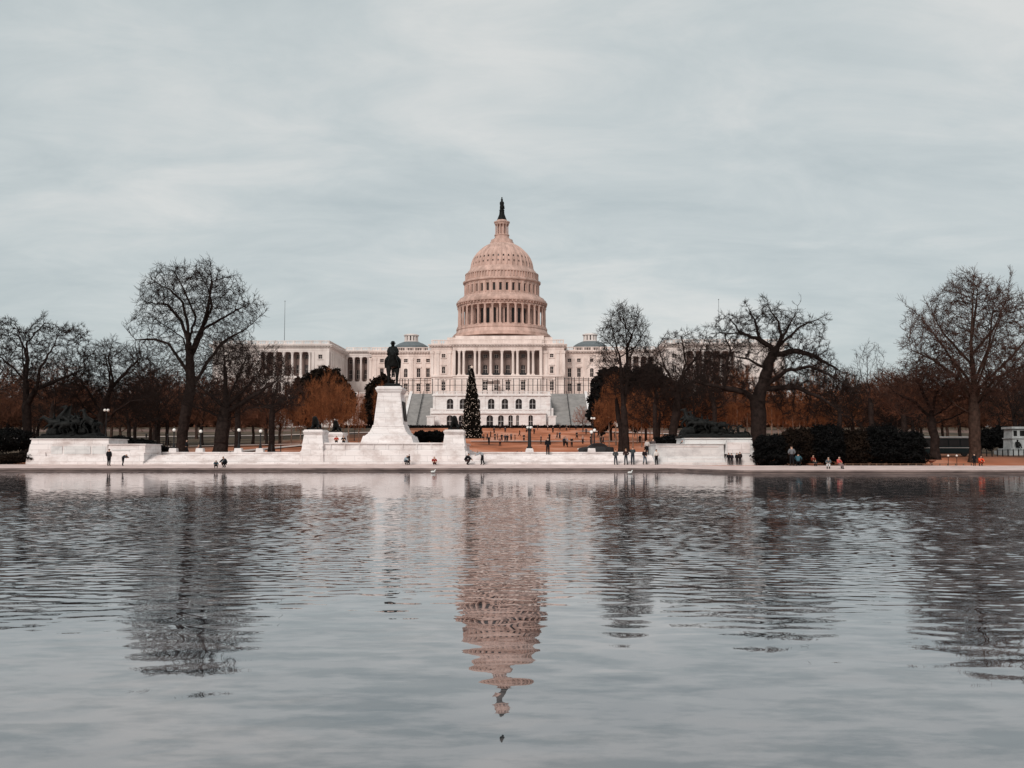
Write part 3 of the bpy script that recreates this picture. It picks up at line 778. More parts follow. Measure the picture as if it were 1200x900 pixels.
    span(509, 648, [513,519,527,533,541,547,556,565.6,570.8,577,583,589,596,602,608.5,615,619,624.6,630,634,641,648], 444)
    span(651, 697, [651.5,654,661.5,667,670,673.5,679,684,690,694], 442.5)
    f.build('poles', M['black'], s)
    g = MB(); g.box(wx(571,386), wx(586,386), .3, 3, zz(449.5), zz(446.5)); g.box(wx(583.5,386), wx(586.5,386), .0, 1.2, 0, zz(452.5))
    g.build('stage_panel', M['recess'], s)
terrace()
# ------------------------------------------------------------ figures: skinned skeletons
def skin(verts, edges, radii, m, rootv=0, sub=1, name='body'):
    me = bpy.data.meshes.new('sk'); me.from_pydata(verts, edges, [])
    o = bpy.data.objects.new('sk', me); COL.objects.link(o)
    md = o.modifiers.new('s', 'SKIN'); md.branch_smoothing = .6; md.use_smooth_shade = True
    sv = me.skin_vertices[0].data
    for i, r in enumerate(radii):
        sv[i].radius = r if isinstance(r, tuple) else (r, r); sv[i].use_root = (i == rootv)
    if sub:
        ss = o.modifiers.new('u', 'SUBSURF'); ss.levels = sub; ss.render_levels = sub
    dg = bpy.context.evaluated_depsgraph_get(); dg.update()
    out = bpy.data.meshes.new_from_object(o.evaluated_get(dg))
    bpy.data.objects.remove(o); bpy.data.meshes.remove(me)
    out.name = name; out.materials.clear()
    for x in (m if isinstance(m, (list, tuple)) else [m]): out.materials.append(x)
    out.polygons.foreach_set('use_smooth', [True]*len(out.polygons))
    return out
J = ['pelvis','spine','chest','neck','head','crown','shL','elL','haL','shR','elR','haR','hipL','knL','anL','toL','hipR','knR','anR','toR','nose']
E = [(0,1),(1,2),(2,3),(3,4),(4,5),(2,6),(6,7),(7,8),(2,9),(9,10),(10,11),(0,12),(12,13),(13,14),(14,15),(0,16),(16,17),(17,18),(18,19)]
RAD = [.17,.15,.175,.065,.112,.085,.085,.062,.05,.085,.062,.05,.115,.085,.062,.055,.115,.085,.062,.055]
def pose(kind):
    P = dict(pelvis=(0,0,.93),spine=(0,0,1.13),chest=(0,.01,1.34),neck=(0,.0,1.5),head=(0,-.02,1.61),crown=(0,-.01,1.7),
             shL=(-.17,.01,1.41),elL=(-.235,.03,1.13),haL=(-.22,-.08,.9),shR=(.17,.01,1.41),elR=(.235,.03,1.13),haR=(.22,-.08,.9),
             hipL=(-.09,0,.86),knL=(-.1,-.02,.48),anL=(-.1,.03,.09),toL=(-.12,-.12,.04),hipR=(.09,0,.86),knR=(.1,-.02,.48),anR=(.1,.03,.09),toR=(.12,-.12,.04))
    if kind == 'walk':
        P.update(knL=(-.09,-.17,.5),anL=(-.09,-.26,.1),toL=(-.1,-.42,.06),knR=(.09,.03,.48),anR=(.09,.26,.15),toR=(.1,.14,.04),haL=(-.22,.1,.92),haR=(.22,-.25,.97))
    elif kind == 'apart':
        P.update(knL=(-.12,-.02,.48),anL=(-.16,.03,.09),toL=(-.19,-.12,.04),knR=(.11,-.02,.48),anR=(.13,.03,.09),toR=(.16,-.12,.04),elL=(-.28,.05,1.15),haL=(-.17,-.12,1.0),elR=(.28,.05,1.15),haR=(.17,-.12,1.0))
    elif kind == 'phone':
        P.update(elL=(-.22,-.08,1.17),haL=(-.07,-.3,1.4),elR=(.22,-.08,1.17),haR=(.07,-.3,1.4))
    elif kind == 'crouch':
        P.update(pelvis=(0,.2,.38),spine=(0,.14,.56),chest=(0,.0,.76),neck=(0,-.1,.9),head=(0,-.17,.98),crown=(0,-.19,1.08),shL=(-.17,-.03,.83),elL=(-.27,-.25,.62),haL=(-.14,-.5,.5),shR=(.17,-.03,.83),elR=(.27,-.25,.62),haR=(.14,-.5,.42),
                 hipL=(-.1,.14,.36),knL=(-.2,-.26,.52),anL=(-.14,.02,.1),toL=(-.16,-.14,.04),hipR=(.1,.14,.36),knR=(.2,-.26,.5),anR=(.14,.02,.1),toR=(.16,-.14,.04))
    elif kind == 'sit':      # on the ground, knees up
        P.update(pelvis=(0,.1,.14),spine=(0,.14,.34),chest=(0,.08,.55),neck=(0,.03,.7),head=(0,-.0,.8),crown=(0,.0,.9),shL=(-.17,.07,.62),elL=(-.24,-.1,.42),haL=(-.12,-.32,.42),shR=(.17,.07,.62),elR=(.24,-.1,.42),haR=(.12,-.32,.42),
                 hipL=(-.09,.04,.13),knL=(-.14,-.3,.46),anL=(-.12,-.5,.09),toL=(-.13,-.64,.05),hipR=(.09,.04,.13),knR=(.14,-.3,.46),anR=(.12,-.5,.09),toR=(.13,-.64,.05))
    elif kind == 'perch':    # on a low ledge
        P.update(pelvis=(0,.1,.48),spine=(0,.12,.66),chest=(0,.05,.87),neck=(0,.0,1.02),head=(0,-.05,1.13),crown=(0,-.05,1.22),shL=(-.17,.04,.94),elL=(-.25,-.08,.7),haL=(-.1,-.3,.62),shR=(.17,.04,.94),elR=(.25,-.08,.7),haR=(.1,-.3,.62),
                 hipL=(-.09,.0,.46),knL=(-.13,-.38,.48),anL=(-.11,-.4,.09),toL=(-.12,-.55,.05),hipR=(.09,.0,.46),knR=(.13,-.38,.48),anR=(.11,-.4,.09),toR=(.12,-.55,.05))
    elif kind == 'bend':
        P.update(pelvis=(0,.12,.88),spine=(0,.02,1.05),chest=(0,-.18,1.18),neck=(0,-.32,1.24),head=(0,-.43,1.24),crown=(0,-.5,1.3),shL=(-.17,-.22,1.2),elL=(-.2,-.42,1.0),haL=(-.12,-.68,.92),shR=(.17,-.22,1.2),elR=(.2,-.42,1.0),haR=(.12,-.7,.95),
                 hipL=(-.09,.1,.82),knL=(-.1,-.04,.47),anL=(-.1,.02,.09),hipR=(.09,.1,.82),knR=(.1,.1,.46),anR=(.1,.25,.1),toR=(.12,.1,.04))
    elif kind == 'ride':
        P.update(hipL=(-.14,-.02,.88),knL=(-.36,-.28,.62),anL=(-.36,-.05,.22),toL=(-.36,-.2,.18),hipR=(.14,-.02,.88),knR=(.36,-.28,.62),anR=(.36,-.05,.22),toR=(.36,-.2,.18),elL=(-.27,.0,1.15),haL=(-.1,-.32,1.05),elR=(.27,.0,1.15),haR=(.1,-.32,1.05))
    return P
PC = {}
def person_meshes(kind, jacket, trousers, hair, coat='short', detail=True):
    key = (kind, jacket, trousers, hair, coat, detail)
    if key in PC: return PC[key]
    P = pose(kind); V = [P[j] for j in J[:20]]
    body = skin(V, E, RAD, [cloth(trousers), cloth(jacket), M['skin'], cloth((.02,.018,.016)), cloth(hair)], 0, 1 if detail else 0, 'body')
    pts = np.array(V)
    reg = [0,1,1,2,2,(2 if detail else 4),1,1,2,1,1,2,0,0,3,3,0,0,3,3]
    for p in body.polygons:
        d = ((pts-np.array(p.center))**2).sum(1); p.material_index = reg[int(d.argmin())]
    out = [('body', body)]
    if detail:
        ids = ['pelvis','spine','chest','shL','elL','shR','elR','haL','haR']; nv = [P[i] for i in ids]
        mid = lambda a, b, t: tuple(P[a][k]*(1-t)+P[b][k]*t for k in range(3))
        nv[7] = mid('elL','haL',.8); nv[8] = mid('elR','haR',.8)
        rr = [.205,.185,.205,.115,.088,.115,.088,.066,.066]; ee = [(0,1),(1,2),(2,3),(3,4),(2,5),(5,6),(4,7),(6,8)]
        if coat == 'long':
            nv.append(tuple((P['knL'][k]+P['knR'][k])/2*.65+P['pelvis'][k]*.35 for k in range(3))); rr.append((.23,.19)); ee.append((0,9))
        out.append(('jacket', skin(nv, ee, rr, cloth(jacket), 0, 1, 'jacket')))
        h = Vector(P['head']); c = Vector(P['crown'])
        out.append(('hair', skin([tuple(h+Vector((0,.035,-.02))), tuple(h+Vector((0,.03,.04))), tuple(c+Vector((0,.015,.01)))], [(0,1),(1,2)], [.085,.103,.07], cloth(hair), 0, 1, 'hair')))
    PC[key] = out
    return out
BLK = (.012,.012,.014); NAVY = (.025,.032,.045); JEAN = (.06,.08,.11); GREY = (.18,.18,.19)
def person(x, y, z, kind, face, jacket, trousers, label, h=1.75, hair=(.02,.014,.01), coat='short', group=None, detail=True):
    """face: heading in degrees, 0 = towards the camera, 180 = away"""
    r = root('person', label, 'person', (x,y,z), R(face), group)
    k = h/1.77; r.scale = (k,k,k)
    for n, me in person_meshes(kind, jacket, trousers, hair, coat, detail): link(n, me, r)
    return r
def walk_z(x, y):
    e = edge_y(x); back = 107.2 if e > 99 else 100.5+(e-88)/12*6.7
    return max(0, min(1, (y-e)/(back-e)))*(.35 if e > 99 else .3)
def on_walk(px, py, *a, **k):
    """stand where the feet are seen at pixel row py on the sloping walk"""
    lo, hi = 86.0, 107.0
    best = min((abs(W(px,py,d)[1]-walk_z(W(px,py,d)[0], d)), d) for d in np.arange(86, 106.3, .1) if d >= edge_y(W(px,py,d)[0])+.25)
    d = best[1]; x = W(px,py,d)[0]
    return person(x, d, walk_z(x, d), *a, **k)
SILVER = (.33,.38,.42)
on_walk(127.5, 546, 'stand', 170, BLK, BLK, 'person in long black coat standing at the pool edge by the left marble wall', coat='long', h=1.8)
on_walk(144.5, 546, 'bend', 70, (.03,.035,.045), BLK, 'person in dark jacket bending down beside the long black coat', h=1.55)
on_walk(253, 549.5, 'crouch', 20, (.05,.08,.10), BLK, 'smaller of two people crouching at the water edge on the left', h=1.3)
on_walk(263, 548, 'crouch', -40, (.02,.028,.035), BLK, 'larger hunched person in dark coat crouching at the water edge on the left', h=1.8)
on_walk(476, 543, 'crouch', 60, (.32,.38,.42), NAVY, 'person in pale blue jacket crouching in front of the horseman pedestal', h=1.6)
on_walk(479.5, 543.5, 'phone', -60, BLK, BLK, 'small dark clothed child raising arms beside the pale blue jacket', h=1.15)
on_walk(509, 543.5, 'sit', 10, (.28,.02,.02), (.20,.02,.02), 'person in dark red coat sitting alone on the walk near the pool centre', h=1.65)
on_walk(547.5, 544, 'crouch', 80, BLK, (.05,.03,.03), 'person in black squatting left of the leaning light jacket', h=1.95)
on_walk(564.5, 544, 'bend', -80, (.36,.38,.40), BLK, 'person in light grey jacket leaning left with arms stretched', h=1.9)
on_walk(721.5, 544.3, 'apart', 160, (.05,.055,.06), NAVY, 'person in dark grey jacket, leftmost of the five standing by the low white steps', h=1.65)
on_walk(733.5, 544.3, 'apart', 190, (.04,.022,.02), NAVY, 'person with fair hair and black jacket, second of the five by the low white steps', h=1.75, hair=(.3,.15,.06))
on_walk(741.5, 544.3, 'phone', 180, (.045,.055,.06), NAVY, 'tallest of the five by the low white steps, in slate jacket', h=1.95)
on_walk(755.7, 544.3, 'walk', 150, (.02,.012,.014), JEAN, 'person in black top and blue jeans among the five by the low white steps', h=1.68)
on_walk(769.3, 544.3, 'stand', 200, (.72,.66,.62), BLK, 'person in white jacket with black bag strap standing by the low white steps', h=1.68)
on_walk(854, 544.2, 'stand', 180, BLK, BLK, 'person in black, leftmost of four against the right marble wall', h=1.3, group='people against the right marble wall')
on_walk(857.5, 544.2, 'stand', 170, (.02,.02,.03), BLK, 'person in black, second of four against the right marble wall', h=1.25, group='people against the right marble wall')
on_walk(863.7, 544.2, 'stand', 190, BLK, BLK, 'person in black, third of four against the right marble wall', h=1.3, group='people against the right marble wall')
on_walk(867.3, 544.2, 'stand', 175, (.025,.02,.02), BLK, 'person in black, rightmost of four against the right marble wall', h=1.4, group='people against the right marble wall')
on_walk(928, 546, 'apart', 180, (.16,.16,.17), BLK, 'tall person in grey patterned jacket standing before the dark hedge', h=2.0, hair=(.08,.05,.04))
on_walk(935.5, 546, 'crouch', 160, (.05,.11,.14), BLK, 'person in teal coat crouching beside the tall grey jacket', h=1.95)
on_walk(953, 546, 'perch', 20, (.16,.03,.02), BLK, 'person in dark red top sitting before the dark hedge', h=1.5)
on_walk(956, 546.3, 'crouch', -30, (.02,.025,.03), BLK, 'small dark crouching figure beside the dark red top', h=.9)
on_walk(971, 549.5, 'perch', -20, (.10,.11,.12), (.55,.55,.55), 'person in dark grey top and pale trousers seated at the right walk', h=1.5, hair=(.35,.33,.31))
on_walk(983.5, 549.5, 'perch', 30, (.50,.10,.09), (.22,.16,.16), 'person in coral red jacket seated at the right walk', h=1.55, hair=(.45,.30,.25))
on_walk(1142, 546, 'stand', 180, BLK, BLK, 'person in black standing under the big right tree', h=1.25, coat='long')
on_walk(1149, 546, 'crouch', 10, (.80,.10,.04), (.35,.06,.03), 'person in bright orange coat crouching under the big right tree', h=1.55)

# horse ---------------------------------------------------------------
def horse_mesh(kind='stand', name='horse'):
    P = [(-.8,0,1.38),(-.2,0,1.32),(.42,0,1.36),(.72,0,1.62),(.92,0,1.92),(1.06,0,2.14),(1.28,0,1.98),(1.5,0,1.74),
         (-.8,.17,1.2),(-.62,.19,.92),(-.95,.19,.54),(-.86,.19,.14),(-.78,.19,.04),
         (-.8,-.17,1.2),(-.62,-.19,.92),(-.95,-.19,.54),(-.86,-.19,.14),(-.78,-.19,.04),
         (.48,.18,1.1),(.5,.18,.62),(.48,.18,.14),(.56,.18,.04),
         (.48,-.18,1.1),(.5,-.18,.62),(.48,-.18,.14),(.56,-.18,.04),
         (-1.08,0,1.42),(-1.25,0,1.1),(-1.28,0,.65),(1.0,.07,2.3),(1.0,-.07,2.3)]
    if kind == 'gallop':
        P[9:13] = [(-.95,.19,.85),(-1.3,.19,.62),(-1.45,.19,.25),(-1.4,.19,.14)]; P[14:18] = [(-.55,-.19,.9),(-.75,-.19,.52),(-.6,-.19,.14),(-.5,-.19,.04)]
        P[19:22] = [(.95,.18,.95),(1.15,.18,.6),(1.28,.18,.62)]; P[23:26] = [(.8,-.18,.75),(.85,-.18,.35),(.75,-.18,.22)]
        P[3:8] = [(.85,0,1.58),(1.15,0,1.8),(1.38,0,1.95),(1.6,0,1.8),(1.82,0,1.58)]; P[26:29] = [(-1.15,0,1.45),(-1.5,0,1.35),(-1.8,0,1.1)]; P[29] = (1.32,.07,2.1); P[30] = (1.32,-.07,2.1)
    elif kind == 'rear':
        th = R(28); Q = []
        for x, y, z in P:
            dx, dz = x+.8, z-1.2; Q.append((-.8+dx*math.cos(th)-dz*math.sin(th), y, 1.2+dx*math.sin(th)+dz*math.cos(th)))
        for i in list(range(9,13))+list(range(14,18)): Q[i] = P[i]
        P = Q; P[19:22] = [(.75,.18,1.25),(.72,.18,.85),(.6,.18,.78)]; P[23:26] = [(.8,-.18,1.4),(.95,-.18,1.0),(.85,-.18,.9)]
    elif kind == 'down':
        P = [(x,y,z-.0) for x,y,z in P]; P[3:8] = [(.8,0,1.45),(1.12,0,1.42),(1.4,0,1.32),(1.55,0,1.1),(1.65,0,.82)]; P[29] = (1.45,.07,1.5); P[30] = (1.45,-.07,1.5)
        P[19:22] = [(.85,.18,.8),(.7,.18,.4),(.58,.18,.36)]
    Ed = [(0,1),(1,2),(2,3),(3,4),(4,5),(5,6),(6,7),(0,8),(8,9),(9,10),(10,11),(11,12),(0,13),(13,14),(14,15),(15,16),(16,17),(2,18),(18,19),(19,20),(20,21),(2,22),(22,23),(23,24),(24,25),(0,26),(26,27),(27,28),(5,29),(5,30)]
    Ra = [.3,.33,.32,.22,.16,.13,.1,.075,.19,.13,.07,.05,.07,.19,.13,.07,.05,.07,.15,.075,.05,.07,.15,.075,.05,.07,.06,.055,.03,.035,.035]
    return skin(P, Ed, ([q*(.86 if i in (9,10,11,12,14,15,16,17,19,20,21,23,24,25) else .92) for i, q in enumerate(Ra)] if kind == 'stand' else [q*1.32 for q in Ra]), M['bronze'], 1, 1, name)
HM = {k: horse_mesh(k) for k in ('stand','gallop','rear','down')}
def bronze_person(kind, hat=True):
    P = pose(kind); V = [P[j] for j in J[:20]]; RR = [r*1.15 for r in RAD]; Ed = list(E)
    return skin(V, Ed, RR, M['bronze'], 0, 1, 'rider')
BP = {k: bronze_person(k) for k in ('ride','crouch','phone','bend','sit')}

# the main monument ----------------------------------------------------
def monument():
    D = 118.5
    X = lambda px, d=D: wx(px, d); Z = lambda py, d=D: wz(py, d)
    cx = X(455.3)
    zb = 2.62
    ped = root('monument_pedestal', 'tall tapered white marble pedestal carrying the bronze horseman', 'pedestal', (cx, D, zb))
    P = MB(); z = lambda py: Z(py)-zb
    def tier(hw0, hw1, y0, y1, bk=4.6):
        P.box(-hw0, hw0, -(hw0-1.3), bk+(hw0-1.3), z(y0), z(y1), hw0-hw1, hw0-hw1)
    tier(3.0, 2.75, 519, 511); tier(2.6,2.35,510.9,508.8); tier(2.3,2.2,508.7,506.5); tier(2.12,1.82,506.4,500); tier(1.86,1.78,499.9,498)
    tier(1.70,1.30,497.9,460); tier(1.38,1.40,459.9,458.6); tier(1.46,1.50,458.5,456.4); tier(1.56,1.56,456.3,454.4); tier(1.48,1.36,454.3,452.6)
    P.build('shaft', M['marble'], ped)
    for sg in (-1, 1):
        b = MB()
        zz0, zz1 = z(493), z(470)
        def at(py): return 1.30+.40*(py-460)/37.9
        h = [(sg*(at(493)+.04), .8, zz0), (sg*(at(493)+.04), 3.8, zz0), (sg*(at(470)+.04), 3.8, zz1), (sg*(at(470)+.04), .8, zz1)]
        o = [(p[0]+sg*.07, p[1], p[2]) for p in h]
        b.add(h+o, [(4,5,6,7),(0,1,5,4),(1,2,6,5),(2,3,7,6),(3,0,4,7)])
        b.build('relief_panel', M['bronze'], ped)
    # horseman
    hz = Z(452.6)
    st = root('equestrian_statue', 'dark bronze rider on a standing horse on top of the tall white pedestal', 'statue', (X(459.5, D+2.3), D+2.3, hz), R(-84))
    base = MB(); base.box(-2.1, 1.9, -1.12, 1.12, 0, .16, .05, .05); base.box(-1.95, 1.75, -.95, .95, .16, .4, .12, .12); base.build('plinth', M['bronze'], st)
    k = 1.88
    h = link('horse', HM['stand'], st, (0,0,.36)); h.scale = (k*.92,k*1.42,k*.98)
    r = link('rider', BP['ride'], st, (-.05,0,.36+1.62*k*.98-.72*k), (0,0,R(90))); r.scale = (k*1.2,k*1.1,k*1.04)
    hat = MB(); hat.lathe([(.34,0),(.37,.03),(.32,.06),(.23,.08),(.2,.24),(.12,.28),(.01,.28)], 0, 0, 16)
    hz_ = .36+1.62*k*.98-.72*k+1.66*k*1.04
    hat.build('hat', M['bronze'], st, (.0,0,hz_), True)
    ck = MB(); zc = .36+1.62*k*.98-.72*k
    ck.lathe([(.72,zc+.95*k*1.04),(.66,zc+1.15*k),(.58,zc+1.35*k),(.34,zc+1.5*k),(.12,zc+1.56*k)], 0, 0, 16); ck.v = [(x*.62,y,zz) for x,y,zz in ck.v]
    ck.build('cape', M['bronze'], st, smooth=True)
    # platform: long marble terrace with two stages
    D0 = 107.6
    pl = root('monument_platform', 'broad stepped white marble platform under the horseman pedestal', 'platform', (cx, D0, .3))
    m = MB(); X0, X1 = wx(350,D0)-cx, wx(549,D0)-cx; zz = lambda py: wz(py,D0)-.3
    m.box(X0-.3, X1+.1, -.25, 20, -.5, zz(541)-.0, .05, .05)
    m.box(X0, X1, .05, 20, zz(541), zz(528.5), .12, .12)
    m.box(X0+.4, X1-.4, .45, 20, zz(528.5), zz(527.2))
    m.box(X0+.7, X1-.7, .7, 20, zz(527.2), zb-.3-.18, .05, .05); m.box(X0+.6, X1-.6, .6, 20.05, zb-.3-.18, zb-.3)
    m.build('stages', M['marble'], pl)
    pn = MB()
    for i in range(8):
        a = wx(385+i*17, D0)-cx; pn.box(a, a+.12, .63, .69, zz(527), zb-.5)
    pn.build('joint_pilasters', M['marble'], pl)
    # four lion pedestals
    def lionped(pa, pb, y, top, label, lab2, flip):
        x0, x1 = wx(pa,y), wx(pb,y); c = (x0+x1)/2; hw = (x1-x0)/2; zt = wz(top, y)
        r = root('lion_pedestal', label, 'pedestal', (c, y, .3)); m = MB(); H = zt-.3
        m.box(-hw*1.35, hw*1.35, -.55-.3, 4.0, 0.0, 1.05, .1, .1); m.box(-hw*1.3, hw*1.3, -.5-.2, 3.9, 1.05, H*.52, .18, .12)
        m.box(-hw*1.18, hw*1.18, -.42, 3.6, H*.52, H*.60, .02, .02); m.box(-hw*1.14, hw*1.14, -.38, 3.5, H*.60, H-.42, hw*.14, .25)
        m.box(-hw*1.06, hw*1.06, -.28, 3.3, H-.42, H-.3); m.box(-hw*1.12, hw*1.12, -.34, 3.35, H-.3, H-.1, 0, 0); m.box(-hw, hw, -.2, 3.2, H-.1, H)
        m.build('marble_block', M['marble'], r)
        l = root('lion_statue', lab2, 'statue', (c, y+1.5, zt), R(-90)); k = hw/1.15
        V = [(-.9,0,.45),(-.2,0,.5),(.45,0,.62),(.75,0,.95),(.95,0,1.25),(1.25,0,1.18),(-.85,.35,.3),(-.45,.42,.14),(-.85,.42,.1),(-.85,-.35,.3),(-.45,-.42,.14),(-.85,-.42,.1),(.5,.3,.35),(.7,.33,.12),(1.3,.33,.1),(.5,-.3,.35),(.7,-.33,.12),(1.3,-.33,.1),(-1.25,0,.3),(-1.3,.4,.12)]
        Ed = [(0,1),(1,2),(2,3),(3,4),(4,5),(0,6),(6,7),(7,8),(0,9),(9,10),(10,11),(2,12),(12,13),(13,14),(2,15),(15,16),(16,17),(0,18),(18,19)]
        Ra = [.33,.36,.42,.42,.34,.16,.22,.13,.08,.22,.13,.08,.2,.14,.1,.2,.14,.1,.08,.06]
        me = skin(V, Ed, Ra, M['bronze'], 1, 1, 'lion'); o = link('lion', me, l, (0,0,.14)); o.scale = (1.15*k,1.1*k,1.12*k)
        b = MB(); b.box(-1.5*k, 1.7*k, -.62*k*1.2, .62*k*1.2, 0, .16); b.build('base', M['bronze'], l)
    lionped(356.5, 377.5, 108.2, 503.5, 'front left marble pedestal with bronze lion beside the horseman platform', 'bronze lion on the front left marble pedestal', 1)
    lionped(382, 401, 121.5, 506.5, 'smaller looking left pedestal standing behind the front left lion', 'bronze lion on the rear left marble pedestal', 1)
    lionped(521, 543, 108.2, 503.5, 'front right marble pedestal with bronze lion near the decorated tree', 'bronze lion on the front right marble pedestal', -1)
monument()

# side sculpture groups ------------------------------------------------
def group(xs, D, z, label, spec, flag, flip=1, mirror=False):
    cx = (xs[0]+xs[1])/2; hw = (xs[1]-xs[0])/2
    r = root('bronze_group', label, 'sculpture', (cx, D, z))
    b = MB(); b.box(-hw, hw, -1.1, 2.4, 0, .16); b.box(-hw+.15, hw-.15, -.95, 2.25, .16, .38, .3, .2)
    rg = random.Random(5)
    for i in range(26):
        x = rg.uniform(-hw+.5, hw-.5); y = rg.uniform(-.7, 1.8); s_ = rg.uniform(.25,.5); b.ball((x,y,.36), s_, 8, 5, .6)
    for i in range(30):
        t = rg.uniform(-1,1); x = t*hw*.8 if not flag is None else -hw*.25+t*hw*.6; y = rg.uniform(-.2, 1.7); s_ = rg.uniform(.3,.6); b.ball((x,y,.45+rg.uniform(0,.75)*(1-t*t)), s_, 7, 5, .9)
    b.build('ground_base', M['bronze'], r, smooth=False)
    for kind, x, y, rz, tilt, k, rider in spec:
        h = link('horse', HM[kind], r, (x,y,.3), (0,R(tilt),R(rz))); h.scale = (k*1.05,k*1.15,k*1.15)
        if rider:
            q = link('rider', BP[rider], r, (x,y,.3+(.95 if rider == 'ride' else 1.0)*k), (0,0,R(rz+90))); q.scale = (k,)*3
            if rider == 'ride':
                q.rotation_euler = (R(8),0,R(rz+90))
    if flag:
        fx, fh = flag; f = MB()
        f.tube((fx,.4,1.2), (fx+.35,.4,fh), .05, .04, 6)
        f.build('flag_staff', M['bronze'], r)
        g = MB(); n = 10; m_ = 8; V = []
        for j in range(m_+1):
            for i in range(n+1):
                u, v = i/n, j/m_
                V.append((fx+.33-.3*v-u*2.3*(.25+.75*v), .4+.16*math.sin(u*7+v*2), fh-.1-v*1.25-u*.95*(.4+.6*v)+.08*math.sin(u*9)))
        Fs = [(j*(n+1)+i, j*(n+1)+i+1, (j+1)*(n+1)+i+1, (j+1)*(n+1)+i) for j in range(m_) for i in range(n)]
        g.add(V, Fs); off = [(x,y+.05,zz) for x,y,zz in V]; g.add(off, [f_[::-1] for f_ in Fs]); g.build('flag', M['bronze'], r, smooth=True)
    return r
Dg = 109.5
group((wx(47,Dg), wx(119,Dg)), Dg, wz(513.8,Dg), 'dark bronze group of charging cavalry with flag on the left marble wall',
      [('gallop',-1.7,.0,184,0,.9,'ride'),('rear',-.7,.9,172,0,.95,'ride'),('down',-1.5,1.5,185,0,.9,'bend'),('gallop',.5,.1,178,4,.92,'ride'),('gallop',1.3,1.1,176,0,.9,'ride'),('rear',1.7,-.1,190,0,.82,'ride'),('down',-.3,-.4,182,6,.8,'crouch'),('gallop',.2,1.6,182,0,.95,'ride'),('down',1.9,.6,178,0,.85,'bend')], (-.55,3.75))
Dg = 110.5
group((wx(795,Dg), wx(879,Dg)), Dg, wz(512.6,Dg), 'dark bronze group of artillery horses and riders on the right marble wall',
      [('rear',-2.7,.3,172,0,.82,'ride'),('gallop',-1.9,1.0,184,0,.85,'ride'),('down',-1.6,-.2,176,0,.8,'bend'),('gallop',-.5,.2,178,0,.75,'ride'),('down',-.9,1.2,182,0,.85,'ride'),('rear',-1.9,1.6,176,0,.75,None),('down',.9,.4,178,0,.7,'crouch')], None)
rg_ = root('bronze_cannon_team', 'low bronze wheel and limber with crouching soldiers at the right end of the artillery group', 'sculpture', (wx(868,110.5),110.6,wz(512.6,110.5)+.17))
for x, k in ((-1.2,'crouch'),(-.3,'bend'),(.45,'sit')): o = link('soldier', BP[k], rg_, (x,-.5,.0), (0,0,R(90))); o.scale = (.9,)*3
wh = MB()
for a in range(16):
    t0, t1 = 2*math.pi*a/16, 2*math.pi*(a+1)/16; wh.tube((.55*math.cos(t0),0,.6+.55*math.sin(t0)), (.55*math.cos(t1),0,.6+.55*math.sin(t1)), .06, n=5)
    if a % 2 == 0: wh.tube((0,0,.6), (.55*math.cos(t0),0,.6+.55*math.sin(t0)), .035, n=4)
wh.build('wheel', M['bronze'], rg_, (-.7,-.1,-.02))

